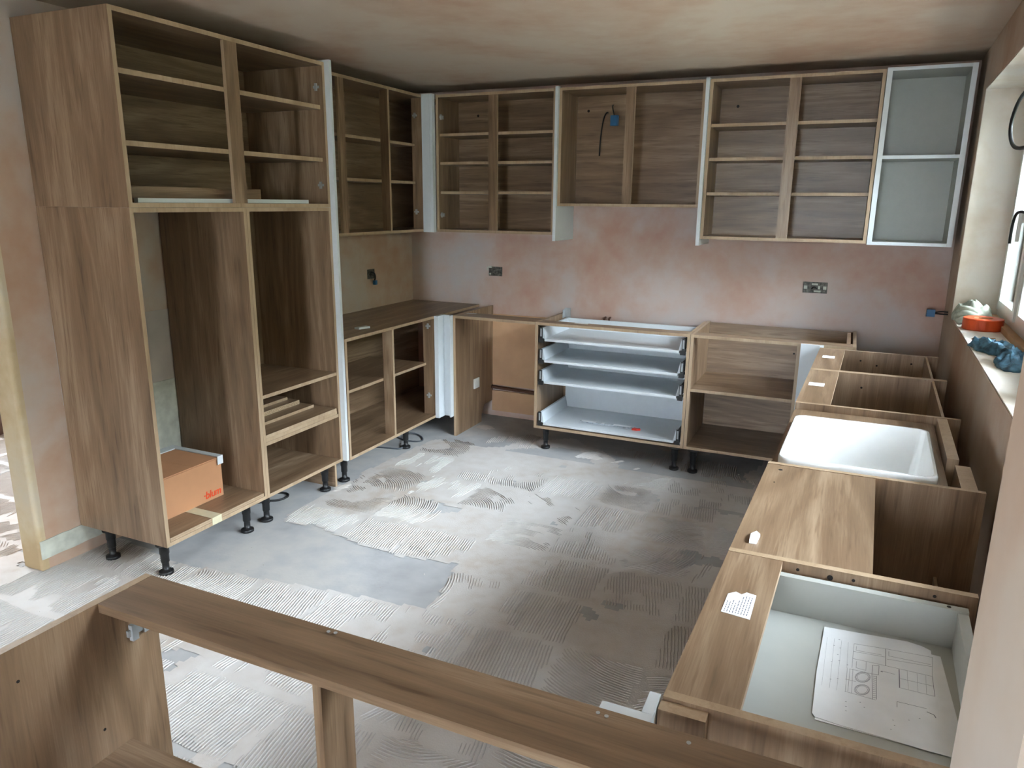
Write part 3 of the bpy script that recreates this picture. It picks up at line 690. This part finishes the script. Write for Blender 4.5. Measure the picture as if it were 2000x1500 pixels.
# ------------------------------------------------------------ the run under the window
RR = Run('R', 2.993)
s0, s1, s2, s3, s4, s5 = -0.700, -1.301, -1.985, -2.757, -3.399, -3.978
def rbase(root, w0, w1, D, zt=ZT, far=True, near=True, Dn=None):
    if near: RR.b(root, 'side_panel', w0, w0+T, 0, Dn or D, ZB, zt, 'z')
    if far: RR.b(root, 'side_panel', w1-T, w1, 0, D, ZB, zt, 'z')
    RR.b(root, 'bottom_panel', w0+T, w1-T, 0, 0.5, ZB, ZB+T, 'w')
ua = thing('base_cabinet', 'first base cupboard under the window, nearest the back wall, printed sticker on its rail', 'cabinet', (3.25, -1.0, 0), 'base cupboards along the window wall')
rbase(ua, s1+0.009, s0, 0.566); RR.b(ua, 'front_rail', s1+0.009+T, s0-T, 0, 0.125, ZT-T, ZT, 'w'); RR.b(ua, 'back_panel', s1+0.009+T, s0-T, 0.505, 0.515, ZB+T, ZT-0.002, 'z')
ub = thing('base_cabinet', 'second base cupboard under the window, between the first cupboard and the sink', 'cabinet', (3.25, -1.64, 0), 'base cupboards along the window wall')
rbase(ub, s2+0.001, s1+0.008, 0.566); RR.b(ub, 'front_rail', s2+0.001+T, s1+0.008-T, 0, 0.125, ZT-T, ZT, 'w'); RR.b(ub, 'back_panel', s2+0.001+T, s1+0.008-T, 0.505, 0.515, ZB+T, ZT-0.002, 'z')
for (r_, x, y) in ((ua, 3.17, -0.7195), (ua, 3.25, -0.7195), (ub, 3.21, -1.3125)):
    pass
for x, z in ((3.20, 0.815), (3.28, 0.795), (3.44, 0.82)): hole(ua, x, s0-T-0.0001, z, '-y', 0.005, True)
hole(ub, 3.22, s1+0.008-T-0.0001, 0.80, '-y', 0.005, True)
q = boxes('sticker', [(3.022, 3.080, -0.985, -0.925, ZT, ZT+0.0006)], PAPER, shear=True); tag(q, 'white printed sticker on the rail of the first window cupboard', 'sticker')
q = boxes('sticker', [(3.012, 3.075, -1.655, -1.595, ZT, ZT+0.0006)], PAPER, shear=True); tag(q, 'plain white sticker on the rail of the second window cupboard', 'sticker')
# sink unit and sink
ZS = 0.838
us = thing('sink_cabinet', 'lower base cupboard carrying the white sink under the window', 'cabinet', (3.25, -2.37, 0))
RR.b(us, 'side_panel', s3, s3+T, 0, 0.50, ZB, ZS-T, 'z'); RR.b(us, 'side_panel', s2-T, s2, 0, 0.50, ZB, ZS-T, 'z'); RR.b(us, 'bottom_panel', s3+T, s2-T, 0, 0.5, ZB, ZB+T, 'w')
# top board with the cut-out, in four strips joined as one board
sx0, sx1, sy0, sy1 = 3.011, 3.447, -2.712, -2.180
boxes('sink_board', [(2.993, sx0+0.006, s3, s2, ZS-T, ZS), (sx1-0.006, 3.475, s3, s2, ZS-T, ZS), (sx0+0.006, sx1-0.006, s3, sy0+0.006, ZS-T, ZS), (sx0+0.006, sx1-0.006, sy1-0.006, s2, ZS-T, ZS)], WOOD['y'], us, shear=True)
RR.b(us, 'rear_rail', -2.52, -2.03, 0.485, 0.517, 0.70, ZT+0.01, 'w'); RR.b(us, 'rear_rail', s3+0.002, -2.545, 0.505, 0.545, 0.60, ZT, 'w')
def rrect(x0, x1, y0, y1, r, n=6):
    P = []
    for cx, cy, a0 in ((x1-r, y1-r, 0), (x0+r, y1-r, math.pi/2), (x0+r, y0+r, math.pi), (x1-r, y0+r, 3*math.pi/2)):
        for k in range(n+1): a = a0+math.pi/2*k/n; P.append((cx+r*math.cos(a), cy+r*math.sin(a)))
    return P
sk = thing('sink', 'white rectangular ceramic sink with rounded corners set into the window run', 'sink', (3.25, -2.45, ZS))
rings = [(rrect(sx0+0.012, sx1-0.012, sy0+0.012, sy1-0.012, 0.03), 0.64), (rrect(sx0+0.008, sx1-0.008, sy0+0.008, sy1-0.008, 0.03), 0.66), (rrect(sx0+0.008, sx1-0.008, sy0+0.008, sy1-0.008, 0.03), ZS+0.0005), (rrect(sx0, sx1, sy0, sy1, 0.035), ZS+0.0005), (rrect(sx0, sx1, sy0, sy1, 0.035), ZS+0.027), (rrect(sx0+0.003, sx1-0.003, sy0+0.003, sy1-0.003, 0.034), ZS+0.031),
         (rrect(sx0+0.009, sx1-0.009, sy0+0.009, sy1-0.009, 0.032), ZS+0.031), (rrect(sx0+0.0115, sx1-0.0115, sy0+0.0115, sy1-0.0115, 0.030), ZS+0.029), (rrect(sx0+0.020, sx1-0.020, sy0+0.020, sy1-0.020, 0.030), 0.680), (rrect(sx0+0.045, sx1-0.045, sy0+0.045, sy1-0.045, 0.04), 0.660)]
V = []; F = []; m_ = len(rings[0][0])
for R_, z in rings: V += [(x, y, z) for x, y in R_]
for i in range(len(rings)-1):
    for k in range(m_): a_ = i*m_+k; c_ = i*m_+(k+1) % m_; F.append((a_, c_, c_+m_, a_+m_))
F.append(tuple(range(m_-1, -1, -1))); F.append(tuple((len(rings)-1)*m_+k for k in range(m_)))
o = mesh_obj('basin', V, F, CERAMIC, sk, None, True, True); 
md = o.modifiers.new('edge', 'EDGE_SPLIT'); md.split_angle = math.radians(50)
boxes('overflow_slot', [(sx1-0.0180, sx1-0.0135, -2.60, -2.545, 0.80, 0.808)], HOLE, sk, shear=True)
V, F = lathe([(0.038, 0), (0.040, 0.003), (0.030, 0.003), (0.028, 0.001)], 24)
mesh_obj('drain', [(shx(3.23, -2.45)-A*(y_-0)+x_-A*0+0.0, -2.45+y_, 0.6601+z_) for x_, y_, z_ in V], F, ZINC, sk, None, True)
# unit with the wide top board
uc = thing('base_cabinet', 'base cupboard with a wide pale top board, between the sink and the drawer unit', 'cabinet', (3.25, -3.08, 0), 'base cupboards along the window wall')
RR.b(uc, 'side_panel', s3-T-0.001, s3-0.001, 0.0, 0.562, ZB, ZT+0.002, 'z'); RR.b(uc, 'side_panel', s4, s4+T, 0, 0.480, ZB, ZT-T, 'z')
RR.b(uc, 'bottom_panel', s4+T, s3-T-0.001, 0, 0.5, ZB, ZB+T, 'w'); RR.b(uc, 'top_board', s4+0.001, s3-T-0.0015, 0, 0.292, ZT-T+0.0, ZT, 'w')
RR.b(uc, 'back_panel', s4+T, s3-T-0.001, 0.47, 0.478, ZB+T, 0.6, 'z')
hole(uc, 3.034, -2.818, ZT, 'z', 0.006, True); hole(uc, 3.03, -2.93, ZT, 'z', 0.002, True)
q = prism('paper_scrap', [(3.028, -3.36), (3.044, -3.358), (3.046, -3.315), (3.036, -3.30), (3.026, -3.32)], ZT+0.0005, ZT+0.008, PAPER, shear=True); tag(q, 'tiny white scrap on the wide pale top board', 'scrap')
# near drawer unit
ud = thing('drawer_cabinet', 'nearest base unit under the window, open topped with a pale drawer and plans', 'cabinet', (3.25, -3.69, 0))
RR.b(ud, 'side_panel', s5, s5+T, 0, 0.50, ZB, ZT, 'z'); RR.b(ud, 'side_panel', s4-T-0.001, s4-0.001, 0, 0.482, ZB, ZT+0.001, 'z')
RR.b(ud, 'bottom_panel', s5+T, s4-T-0.001, 0, 0.48, ZB, ZB+T, 'w'); RR.b(ud, 'front_rail', s5+T, s4-T-0.0015, 0, 0.115, ZT-T, ZT, 'w')
for x in (3.14, 3.205, 3.25, 3.40): hole(ud, x, s4-T-0.0011, 0.852 if x != 3.205 else 0.848, '-y', 0.0035 if x != 3.205 else 0.006, True)
dw = thing('drawer_tray', 'pale grey drawer box in the nearest unit with papers lying in it', 'drawer', (3.25, -3.69, 0.745))
boxes('tray_base', [(3.045, 3.459, s5+T+0.014, s4-T-0.014, 0.744, 0.760)], GREYIN, dw, shear=True)
boxes('tray_side', [(3.045, 3.459, s4-T-0.030, s4-T-0.012, 0.7605, 0.845)], GREYIN, dw, shear=True)
boxes('tray_side', [(3.045, 3.459, s5+T+0.010, s5+T+0.026, 0.7605, 0.800)], GREYIN, dw, shear=True)
boxes('tray_back', [(3.440, 3.459, s5+T+0.027, s4-T-0.031, 0.7605, 0.840)], GREYIN, dw, shear=True)
hole(dw, 3.425, s4-T-0.021, 0.845, 'z', 0.004, True)
lb = thing('delivery_label', 'torn white delivery label stuck on the rail of the nearest window unit', 'label', (3.05, -3.64, ZT))
prism('label_paper', [(shx(3.027, -3.69), -3.685), (shx(3.027, -3.61), -3.612), (shx(3.040, -3.598), -3.598), (shx(3.052, -3.606), -3.604), (shx(3.060, -3.596), -3.592), (shx(3.079, -3.60), -3.596), (shx(3.081, -3.69), -3.692)], ZT+0.0003, ZT+0.0010, PAPER, lb)
bl = []
rr_ = random.Random(4)
for k in range(9):
    x = 3.031+k*0.0052
    if x > 3.075: break
    y = -3.682
    while y < -3.64 + (0.03 if k > 4 else 0):
        l = rr_.uniform(0.003, 0.010); bl.append((x, x+0.0013, y, y+l, ZT+0.0010, ZT+0.0013)); y += l+0.003
boxes('print', bl, INK, lb, shear=True)
# building plans in the drawer
pl = thing('building_plan', 'stack of white sheets with a line drawing of cupboards in the nearest drawer', 'paper', (3.26, -3.63, 0.76))
SHEET=[(3.1605, -3.473), (3.2364, -3.4664), (3.3155, -3.4592), (3.3408, -3.465), (3.3562, -3.475), (3.3553, -3.5497), (3.3549, -3.6319), (3.3514, -3.6904), (3.3509, -3.746), (3.3596, -3.7919), (3.3177, -3.7914), (3.2579, -3.7881), (3.1954, -3.7861), (3.1564, -3.7817), (3.151, -3.7727), (3.1528, -3.6414), (3.1585, -3.5273)]
prism('under_sheet', [(3.165, -3.477), (3.372, -3.488), (3.384, -3.79), (3.156, -3.788)], 0.7605, 0.7612, PAPER, pl)
prism('top_sheet', SHEET, 0.7613, 0.7622, PAPER, pl)
DRAW= [([(3.2172, -3.5143), (3.2748, -3.5065), (3.3577, -3.4994)], 1), ([(3.2172, -3.5143), (3.2137, -3.6031)], 1), ([(3.2748, -3.5065), (3.2727, -3.5683)], 2), ([(3.2163, -3.5436), (3.272, -3.5379)], 1), ([(3.2154, -3.57), (3.2604, -3.5688), (3.2955, -3.5681), (3.3512, -3.5678)], 1), ([(3.2754, -3.5436), (3.354, -3.5336)], 1), ([(3.3568, -3.4998), (3.3512, -3.5678)], 1), ([(3.2218, -3.5218), (3.2209, -3.5376)], 1), ([(3.2209, -3.5376), (3.2667, -3.533)], 1), ([(3.28, -3.5136), (3.2794, -3.5307)], 1), ([(3.2794, -3.5307), (3.3519, -3.5275)], 1), ([(3.2389, -3.5699), (3.2376, -3.6023)], 1), ([(3.2218, -3.5761), (3.2208, -3.5997), (3.2368, -3.601)], 1), ([(3.2495, -3.5774), (3.2611, -3.5737), (3.2594, -3.6059), (3.2481, -3.6078), (3.2495, -3.5774)], 1.6), ([(3.2057, -3.6069), (3.203, -3.6851)], 1), ([(3.2093, -3.6087), (3.2481, -3.6078)], 1), ([(3.2102, -3.6083), (3.2072, -3.6831)], 1), ([(3.2155, -3.6058), (3.2132, -3.6866)], 1), ([(3.2025, -3.6461), (3.2208, -3.6459)], 1), ([(3.2021, -3.6855), (3.2524, -3.6885)], 1), ([(3.2481, -3.6078), (3.2474, -3.6893)], 1.5), ([(3.2558, -3.6109), (3.2541, -3.6861)], 1.5), ([(3.2497, -3.6138), (3.2549, -3.6131)], 1.6), ([(3.2496, -3.6203), (3.2548, -3.6196)], 1.6), ([(3.2494, -3.6267), (3.2546, -3.626)], 1.6), ([(3.2493, -3.6331), (3.2545, -3.6324)], 1.6), ([(3.2492, -3.6394), (3.2543, -3.6387)], 1.6), ([(3.2491, -3.6457), (3.2542, -3.6449)], 1.6), ([(3.249, -3.6519), (3.254, -3.6512)], 1.6), ([(3.2488, -3.6581), (3.2539, -3.6573)], 1.6), ([(3.2487, -3.6642), (3.2538, -3.6635)], 1.6), ([(3.2486, -3.6703), (3.2536, -3.6695)], 1.6), ([(3.2485, -3.6763), (3.2535, -3.6756)], 1.6), ([(3.2484, -3.6823), (3.2534, -3.6815)], 1.6), ([(3.2453, -3.6199), (3.2439, -3.6282), (3.2402, -3.636), (3.2349, -3.6417), (3.229, -3.6445), (3.2238, -3.6435), (3.2202, -3.6392), (3.219, -3.6322), (3.2203, -3.6239), (3.2241, -3.616), (3.2295, -3.6101), (3.2354, -3.6074), (3.2407, -3.6085), (3.2442, -3.6131), (3.2453, -3.6202)], 1), ([(3.2439, -3.6206), (3.2426, -3.628), (3.2393, -3.6349), (3.2346, -3.64), (3.2294, -3.6424), (3.2247, -3.6416), (3.2215, -3.6377), (3.2204, -3.6315), (3.2216, -3.6242), (3.225, -3.6171), (3.2298, -3.6119), (3.2351, -3.6095), (3.2398, -3.6104), (3.2429, -3.6145), (3.2439, -3.6209)], 1.4), ([(3.2417, -3.6217), (3.2407, -3.6276), (3.238, -3.6332), (3.2341, -3.6374), (3.2299, -3.6394), (3.2261, -3.6387), (3.2235, -3.6356), (3.2226, -3.6305), (3.2236, -3.6245), (3.2263, -3.6188), (3.2302, -3.6146), (3.2345, -3.6126), (3.2383, -3.6134), (3.2409, -3.6167), (3.2417, -3.6219)], 1), ([(3.2435, -3.6613), (3.2421, -3.6691), (3.2384, -3.6765), (3.2333, -3.6821), (3.2276, -3.6847), (3.2225, -3.6839), (3.219, -3.6798), (3.2178, -3.6732), (3.2191, -3.6653), (3.2227, -3.6578), (3.228, -3.6521), (3.2338, -3.6495), (3.2389, -3.6505), (3.2424, -3.6548), (3.2435, -3.6616)], 1), ([(3.2421, -3.6619), (3.2408, -3.6689), (3.2376, -3.6755), (3.233, -3.6805), (3.2279, -3.6828), (3.2234, -3.6821), (3.2203, -3.6784), (3.2192, -3.6725), (3.2204, -3.6655), (3.2236, -3.6589), (3.2283, -3.6538), (3.2334, -3.6515), (3.238, -3.6523), (3.2411, -3.6562), (3.242, -3.6622)], 1.4), ([(3.2399, -3.6629), (3.2389, -3.6686), (3.2363, -3.674), (3.2326, -3.678), (3.2284, -3.6799), (3.2248, -3.6793), (3.2222, -3.6764), (3.2213, -3.6716), (3.2223, -3.6659), (3.225, -3.6604), (3.2287, -3.6564), (3.2329, -3.6545), (3.2366, -3.6552), (3.2391, -3.6583), (3.2399, -3.6631)], 1), ([(3.2954, -3.5699), (3.2934, -3.6314)], 3), ([(3.2934, -3.6314), (3.35, -3.6318)], 1), ([(3.35, -3.6318), (3.3512, -3.5678)], 1.5), ([(3.2957, -3.6007), (3.3503, -3.5998)], 1), ([(3.3093, -3.5704), (3.3075, -3.6312)], 0.7), ([(3.3257, -3.5693), (3.3233, -3.6305)], 0.7), ([(3.3402, -3.5682), (3.3372, -3.6299)], 0.7), ([(3.2642, -3.5898), (3.2876, -3.5909)], 1), ([(3.2633, -3.592), (3.2667, -3.5921)], 4), ([(3.2864, -3.6937), (3.2872, -3.6768), (3.3337, -3.676)], 1.4), ([(3.333, -3.6852), (3.3437, -3.689), (3.3462, -3.6964)], 3), ([(3.2068, -3.5133), (3.2048, -3.6073)], 0.6), ([(3.1676, -3.5119), (3.1633, -3.6843)], 0.5), ([(3.181, -3.5115), (3.1764, -3.6863)], 0.6), ([(3.1944, -3.5132), (3.1885, -3.6887)], 0.6), ([(3.2045, -3.5968), (3.207, -3.5967)], 2), ([(3.1885, -3.512), (3.1912, -3.5119)], 2), ([(3.1868, -3.5687), (3.1894, -3.5686)], 2), ([(3.1796, -3.5379), (3.1822, -3.5378)], 2), ([(3.1909, -3.5422), (3.1936, -3.5421)], 2), ([(3.1899, -3.5893), (3.1925, -3.5892)], 2), ([(3.1765, -3.5992), (3.179, -3.5991)], 2), ([(3.1763, -3.6584), (3.1788, -3.6583)], 2), ([(3.1884, -3.651), (3.1909, -3.6509)], 2), ([(3.2264, -3.7068), (3.2287, -3.7066)], 2), ([(3.2329, -3.7188), (3.2351, -3.7186)], 2), ([(3.2031, -3.7161), (3.2055, -3.716)], 2), ([(3.2033, -3.7297), (3.2056, -3.7295)], 2), ([(3.2034, -3.743), (3.2057, -3.7428)], 2), ([(3.2773, -3.7344), (3.2796, -3.7342)], 2), ([(3.2792, -3.7476), (3.2813, -3.7474)], 2), ([(3.2732, -3.7614), (3.2753, -3.7612)], 2), ([(3.3022, -3.7227), (3.3044, -3.7226)], 2), ([(3.3193, -3.7104), (3.3215, -3.7103)], 2)]
V = []; F = []
for pts, w in DRAW:
    for (ax_, ay), (bx_, by) in zip(pts, pts[1:]):
        dx, dy = bx_-ax_, by-ay; l = math.hypot(dx, dy) or 1; nx, ny = -dy/l*0.00022*w, dx/l*0.00022*w; o_ = len(V)
        V += [(ax_-nx, ay-ny, 0.76225), (bx_-nx, by-ny, 0.76225), (bx_+nx, by+ny, 0.76225), (ax_+nx, ay+ny, 0.76225), (ax_-nx, ay-ny, 0.7624), (bx_-nx, by-ny, 0.7624), (bx_+nx, by+ny, 0.7624), (ax_+nx, ay+ny, 0.7624)]
        F += [tuple(i+o_ for i in f) for f in FACES]
mesh_obj('line_drawing', V, F, INK, pl)['kind'] = 'stuff'
# front filler and white corner post at the near end
q = board(None, 'filler_panel', 2.930, 3.003, -4.004, -3.979, ZB, ZT-0.006, 'z'); tag(q, 'short oak-effect filler at the near corner of the window run', 'panel')
cp = boxes('corner_post', [(2.848, 2.928, -4.0445, -4.026, ZB, ZT-0.002), (2.910, 2.928, -4.0255, -3.972, ZB, ZT-0.002)], WHITE)
tag(cp, 'white L-shaped corner post where the peninsula meets the window run', 'post')
for r_, ys in ((ua, (-0.78, -1.22)), (ub, (-1.38, -1.9)), (us, (-2.06, -2.68)), (uc, (-2.85, -3.33)), (ud, (-3.47, -3.9))):
    for y in ys:
        for x in (3.06, 3.40): leg(r_, shx(x, y), y)

# ------------------------------------------------------------ peninsula in the foreground
RP = Run('P', -4.046)
pn = thing('peninsula_cabinet', 'long backless base cupboard across the foreground with one oak-effect rail on top', 'cabinet', (2.55, -4.3, 0))
RP.b(pn, 'end_panel', 1.868, 1.886, 0, 0.56, ZB, ZT, 'z')
RP.b(pn, 'end_panel', 3.262, 3.280, 0, 0.56, ZB, ZT-T-0.0005, 'z')
RP.b(pn, 'front_rail', 1.888, 3.290, 0.0005, 0.124, ZT-T, ZT, 'w', WOOD['x'], WOOD['x'])
RP.b(pn, 'bottom_panel', 1.887, 3.261, 0, 0.56, ZB, ZB+T, 'w')
RP.b(pn, 'shelf', 1.887, 3.261, 0.090, 0.56, 0.520, 0.540, 'w')
RP.b(pn, 'hinge_post', 2.366, 2.384, 0.002, 0.088, ZB+T, ZT-T-0.0005, 'z', WOOD['z'], WOOD['z'])
hinge_plate(pn, 1.8862, -4.093, 0.770, 'x')
for x, y in ((1.93, -4.10), (1.93, -4.55), (2.40, -4.10), (3.2, -4.10), (3.2, -4.55)): leg(pn, x, y)
for (y, z) in ((-4.33, 0.80), (-4.19, 0.60), (-4.19, 0.50), (-4.50, 0.75)): hole(pn, 1.8861, y, z, 'x', 0.003)
def screw(x, y, z=ZT):
    V, F = lathe([(0.0012, 0.0), (0.0016, 0.0015), (0.0034, 0.0022), (0.0034, 0.003)], 10)
    o = mesh_obj('screw_head', [(x+a_, y+b_, z+c_) for a_, b_, c_ in V], F, ZINC, pn); return o
for x, y in ((2.346, -4.060), (2.360, -4.058), (2.852, -4.062), (2.866, -4.064), (2.99, -4.068)): screw(x, y)

# ------------------------------------------------------------ wall boxes and services
def back_box(label, x, z, w, wall, dark=True, deb=False):
    t = thing('socket_box', label, 'socket box', (x, 0, z) if wall == 'B' else (0, x, z))
    h = 0.068
    def bxs(u0, u1, d0_, d1_, z0_, z1_):
        return (u0, u1, -d1_, -d0_, z0_, z1_) if wall == 'B' else (d0_, d1_, u0, u1, z0_, z1_)
    a_, c_ = x-w/2, x+w/2
    boxes('box_frame', [bxs(a_, c_, 0.0005, 0.005, z+h/2-0.004, z+h/2), bxs(a_, c_, 0.0005, 0.005, z-h/2, z-h/2+0.004), bxs(a_, a_+0.004, 0.0005, 0.005, z-h/2, z+h/2), bxs(c_-0.004, c_, 0.0005, 0.005, z-h/2, z+h/2), bxs(a_+0.004, c_-0.004, 0.0004, 0.0012, z-h/2+0.004, z+h/2-0.004)], GALV, t)
    boxes('recess', [bxs(a_+0.004, c_-0.004, 0.0013, 0.0018, z-h/2+0.004, z+h/2-0.004)], GALV, t)
    return t
sb = back_box('small square metal socket box on the left wall with a hanging blue-tipped cable', -0.564, 1.112, 0.085, 'L')
tube('cable', [(0.004, -0.57, 1.125), (0.03, -0.560, 1.12), (0.03, -0.548, 1.09), (0.02, -0.545, 1.065)], 0.006, BLACK, sb)
boxes('connector', [(0.012, 0.034, -0.556, -0.532, 1.035, 1.066)], BLUE, sb)
tube('cable', [(0.003, -0.585, 1.11), (0.02, -0.58, 1.12), (0.024, -0.565, 1.10)], 0.004, GALV, sb)
sb = back_box('dented grey metal socket box on the back wall near the left corner', 0.728, 1.120, 0.11, 'B', deb=True)
boxes('broken_plaster', [(0.655, 0.668, -0.003, -0.0005, 1.125, 1.150), (0.672, 0.700, -0.016, -0.002, 1.145, 1.160), (0.668, 0.690, -0.004, -0.0005, 1.094, 1.106)], OLDPAINT, sb)
sb = back_box('plaster-spattered double socket box on the back wall at the right', 2.951, 1.120, 0.142, 'B')
boxes('box_lug', [(2.885, 2.905, -0.006, -0.002, 1.11, 1.13), (2.997, 3.016, -0.006, -0.002, 1.11, 1.13), (2.930, 2.965, -0.006, -0.002, 1.135, 1.146), (2.945, 2.985, -0.006, -0.002, 1.093, 1.103), (2.968, 2.980, -0.006, -0.002, 1.11, 1.13)], OLDPAINT, sb)
tube('cable', [(2.93, -0.003, 1.112), (2.945, -0.016, 1.128), (2.962, -0.012, 1.112)], 0.004, BLACK, sb)
bp_ = thing('cable_connector', 'blue connector on two wires sticking out of the window wall', 'connector', (3.6, -0.2, 1.03))
tube('cable', [(shx(WX, -0.25), -0.25, 1.045), (3.63, -0.24, 1.045), (3.60, -0.22, 1.035)], 0.004, BLACK, bp_)
tube('cable', [(shx(WX, -0.25), -0.25, 1.032), (3.63, -0.235, 1.030), (3.60, -0.22, 1.030)], 0.004, BLACK, bp_)
boxes('connector', [(3.560, 3.602, -0.238, -0.205, 1.012, 1.052)], BLUE, bp_)
# cables on the floor below the left cupboards
q = tube('floor_cable', [(0.30, -1.10, 0.006), (0.366, -1.06, 0.006), (0.44, -1.048, 0.006), (0.535, -1.028, 0.006), (0.50, -0.93, 0.03), (0.403, -0.765, 0.03), (0.433, -0.698, 0.008), (0.522, -0.746, 0.006), (0.57, -0.83, 0.006), (0.469, -0.87, 0.006), (0.30, -0.80, 0.006)], 0.005, flat('grey_cable', (74, 78, 84), 0.5)); tag(q, 'dark grey cable looping on the floor under the left base cupboard', 'cable')
q = tube('floor_cable', [(0.30, -2.16, 0.006), (0.34, -2.10, 0.006), (0.40, -2.06, 0.006), (0.40, -1.98, 0.006), (0.33, -1.96, 0.006), (0.24, -2.05, 0.006)], 0.006, BLACK); tag(q, 'black cable coiled on the floor under the tall housings', 'cable')
# black cable looping in front of the window
q = tube('hanging_cable', [(3.790, -1.75, 2.19), (3.765, -1.42, 2.17), (3.735, -1.047, 2.105), (3.735, -0.873, 2.066), (3.738, -0.776, 1.976), (3.731, -0.95, 1.885), (3.721, -1.25, 1.850), (3.72, -1.6, 1.86)], 0.008, BLACK); tag(q, 'thick black cable looping in front of the window reveal', 'cable')
q = tube('window_lead', [(3.800, -1.35, 1.57), (3.790, -1.15, 1.60), (3.782, -1.02, 1.60), (3.778, -0.99, 1.56), (3.778, -0.985, 1.50), (3.778, -0.99, 1.46)], 0.006, BLACK); tag(q, 'thin black lead draped over the window handle', 'cable')
# sill clutter
ot = thing('tape_roll', 'roll of bright orange tape on the window sill', 'tape', (3.735, -0.86, Z0+0.003))
V = []; F = []; n = 40; prof = [(0.040, 0), (0.083, 0), (0.0855, 0.003), (0.0855, 0.052), (0.083, 0.055), (0.040, 0.055)]
cx_, cy_ = 3.745, -0.865
for r_, z in prof:
    for k in range(n): V.append((cx_+r_*math.cos(2*math.pi*k/n), cy_+r_*math.sin(2*math.pi*k/n), Z0+0.0035+z))
for i in range(len(prof)):
    for k in range(n):
        a_ = i*n+k; c_ = i*n+(k+1) % n; j = ((i+1) % len(prof))*n; F.append((a_, c_, j+(k+1) % n, j+k))
mesh_obj('tape_winding', V, F, ORTAPE, ot, None, False)
V = []; F = []; prof = [(0.0385, 0.001), (0.0398, 0.001), (0.0398, 0.054), (0.0385, 0.054)]
for r_, z in prof:
    for k in range(n): V.append((cx_+r_*math.cos(2*math.pi*k/n), cy_+r_*math.sin(2*math.pi*k/n), Z0+0.0035+z))
for i in range(4):
    for k in range(n):
        a_ = i*n+k; c_ = i*n+(k+1) % n; j = ((i+1) % 4)*n; F.append((a_, c_, j+(k+1) % n, j+k))
mesh_obj('core', V, F, CARD, ot)
def crumple(name, cx, cy, rx, ry, h, mat, seed, label, cat, rot=0.0, folds=1.0):
    V = []; F = []; n, m = 40, 14
    for j in range(m+1):
        ph = math.pi/2*j/m
        for i in range(n):
            th_ = 2*math.pi*i/n
            r_ = math.cos(ph)*(1+0.22*noise.noise((math.cos(th_)*1.6, math.sin(th_)*1.6, seed)))
            x, y = rx*r_*math.cos(th_), ry*r_*math.sin(th_)
            q1 = noise.noise((x*26+seed, y*26, j*0.12)); q2 = abs(noise.noise((x*60, y*60+seed, j*0.25)))
            z = h*(math.sin(ph)**0.7)*(0.72+0.5*q1*folds)+0.016*q2*folds*math.sin(ph*0.9+0.1)
            x += 0.012*noise.noise((x*40, y*40, seed+z*30))*folds; y += 0.012*noise.noise((x*40, y*40, seed+9+z*30))*folds
            V.append((cx+x*math.cos(rot)-y*math.sin(rot), cy+x*math.sin(rot)+y*math.cos(rot), Z0+0.0035+max(0, z)))
    for j in range(m):
        for i in range(n): a_ = j*n+i; c_ = j*n+(i+1) % n; F.append((a_, c_, c_+n, a_+n))
    F.append(tuple(range(n-1, -1, -1))); F.append(tuple(m*n+k for k in range(n)))
    return tag(mesh_obj(name, V, F, mat, None, None, True), label, cat)
crumple('rag', 3.735, -0.600, 0.085, 0.13, 0.12, RAG, 3.3, 'crumpled grey-green cloth at the far end of the window sill', 'cloth', 0.3, 0.8)
rag_ = bpy.data.objects['rag']
for pts_ in ([(3.66, -0.72, 1.06), (3.68, -0.74, 1.075), (3.73, -0.755, 1.07), (3.78, -0.745, 1.075), (3.80, -0.70, 1.07)], [(3.655, -0.66, 1.075), (3.68, -0.70, 1.10), (3.72, -0.725, 1.095), (3.76, -0.72, 1.065)], [(3.655, -0.60, 1.07), (3.67, -0.65, 1.115), (3.70, -0.69, 1.12), (3.74, -0.70, 1.10)]):
    tube('fold', pts_, 0.017, RAG, rag_, n=10)
crumple('rubber_glove', 3.700, -1.50, 0.060, 0.14, 0.055, GLOVE, 9.1, 'crumpled dark blue glove on the window sill, nearer the orange tape', 'glove', 0.25, 1.5)
crumple('rubber_glove', 3.720, -1.80, 0.065, 0.14, 0.055, GLOVE, 4.4, 'lighter blue glove on the window sill, nearest the camera', 'glove', -0.2, 1.5)
q = tube('pencil', [(3.66, -1.22, Z0+0.0075), (3.755, -1.17, Z0+0.0075)], 0.0035, CARD, smooth_iter=0, n=6); tag(q, 'thin brown stick lying on the window sill', 'stick')

# low dark cabinet seen through the opening on the far left
nc = thing('low_cabinet', 'low dark brown cabinet seen through the opening at the far left', 'cabinet', (-2.5, -1.75, 0))
DK = flat('dark_brown_board', (84, 62, 48), 0.6)
boxes('cabinet_body', [(-3.2, -2.12, -2.05, -1.5, 0.05, 0.28)], DK, nc); boxes('cabinet_top', [(-3.22, -2.10, -2.07, -1.48, 0.28, 0.305)], EDGE, nc)
boxes('plinth', [(-3.15, -2.16, -2.0, -1.55, 0.0, 0.05)], DK, nc)
# small screw left on the floor
q = tube('loose_screw', [(1.60, -3.08, 0.010), (1.625, -3.07, 0.008)], 0.0035, ZINC, smooth_iter=0); tag(q, 'loose screw lying on the floor just beyond the foreground rail', 'screw')
bpy.context.view_layer.update()
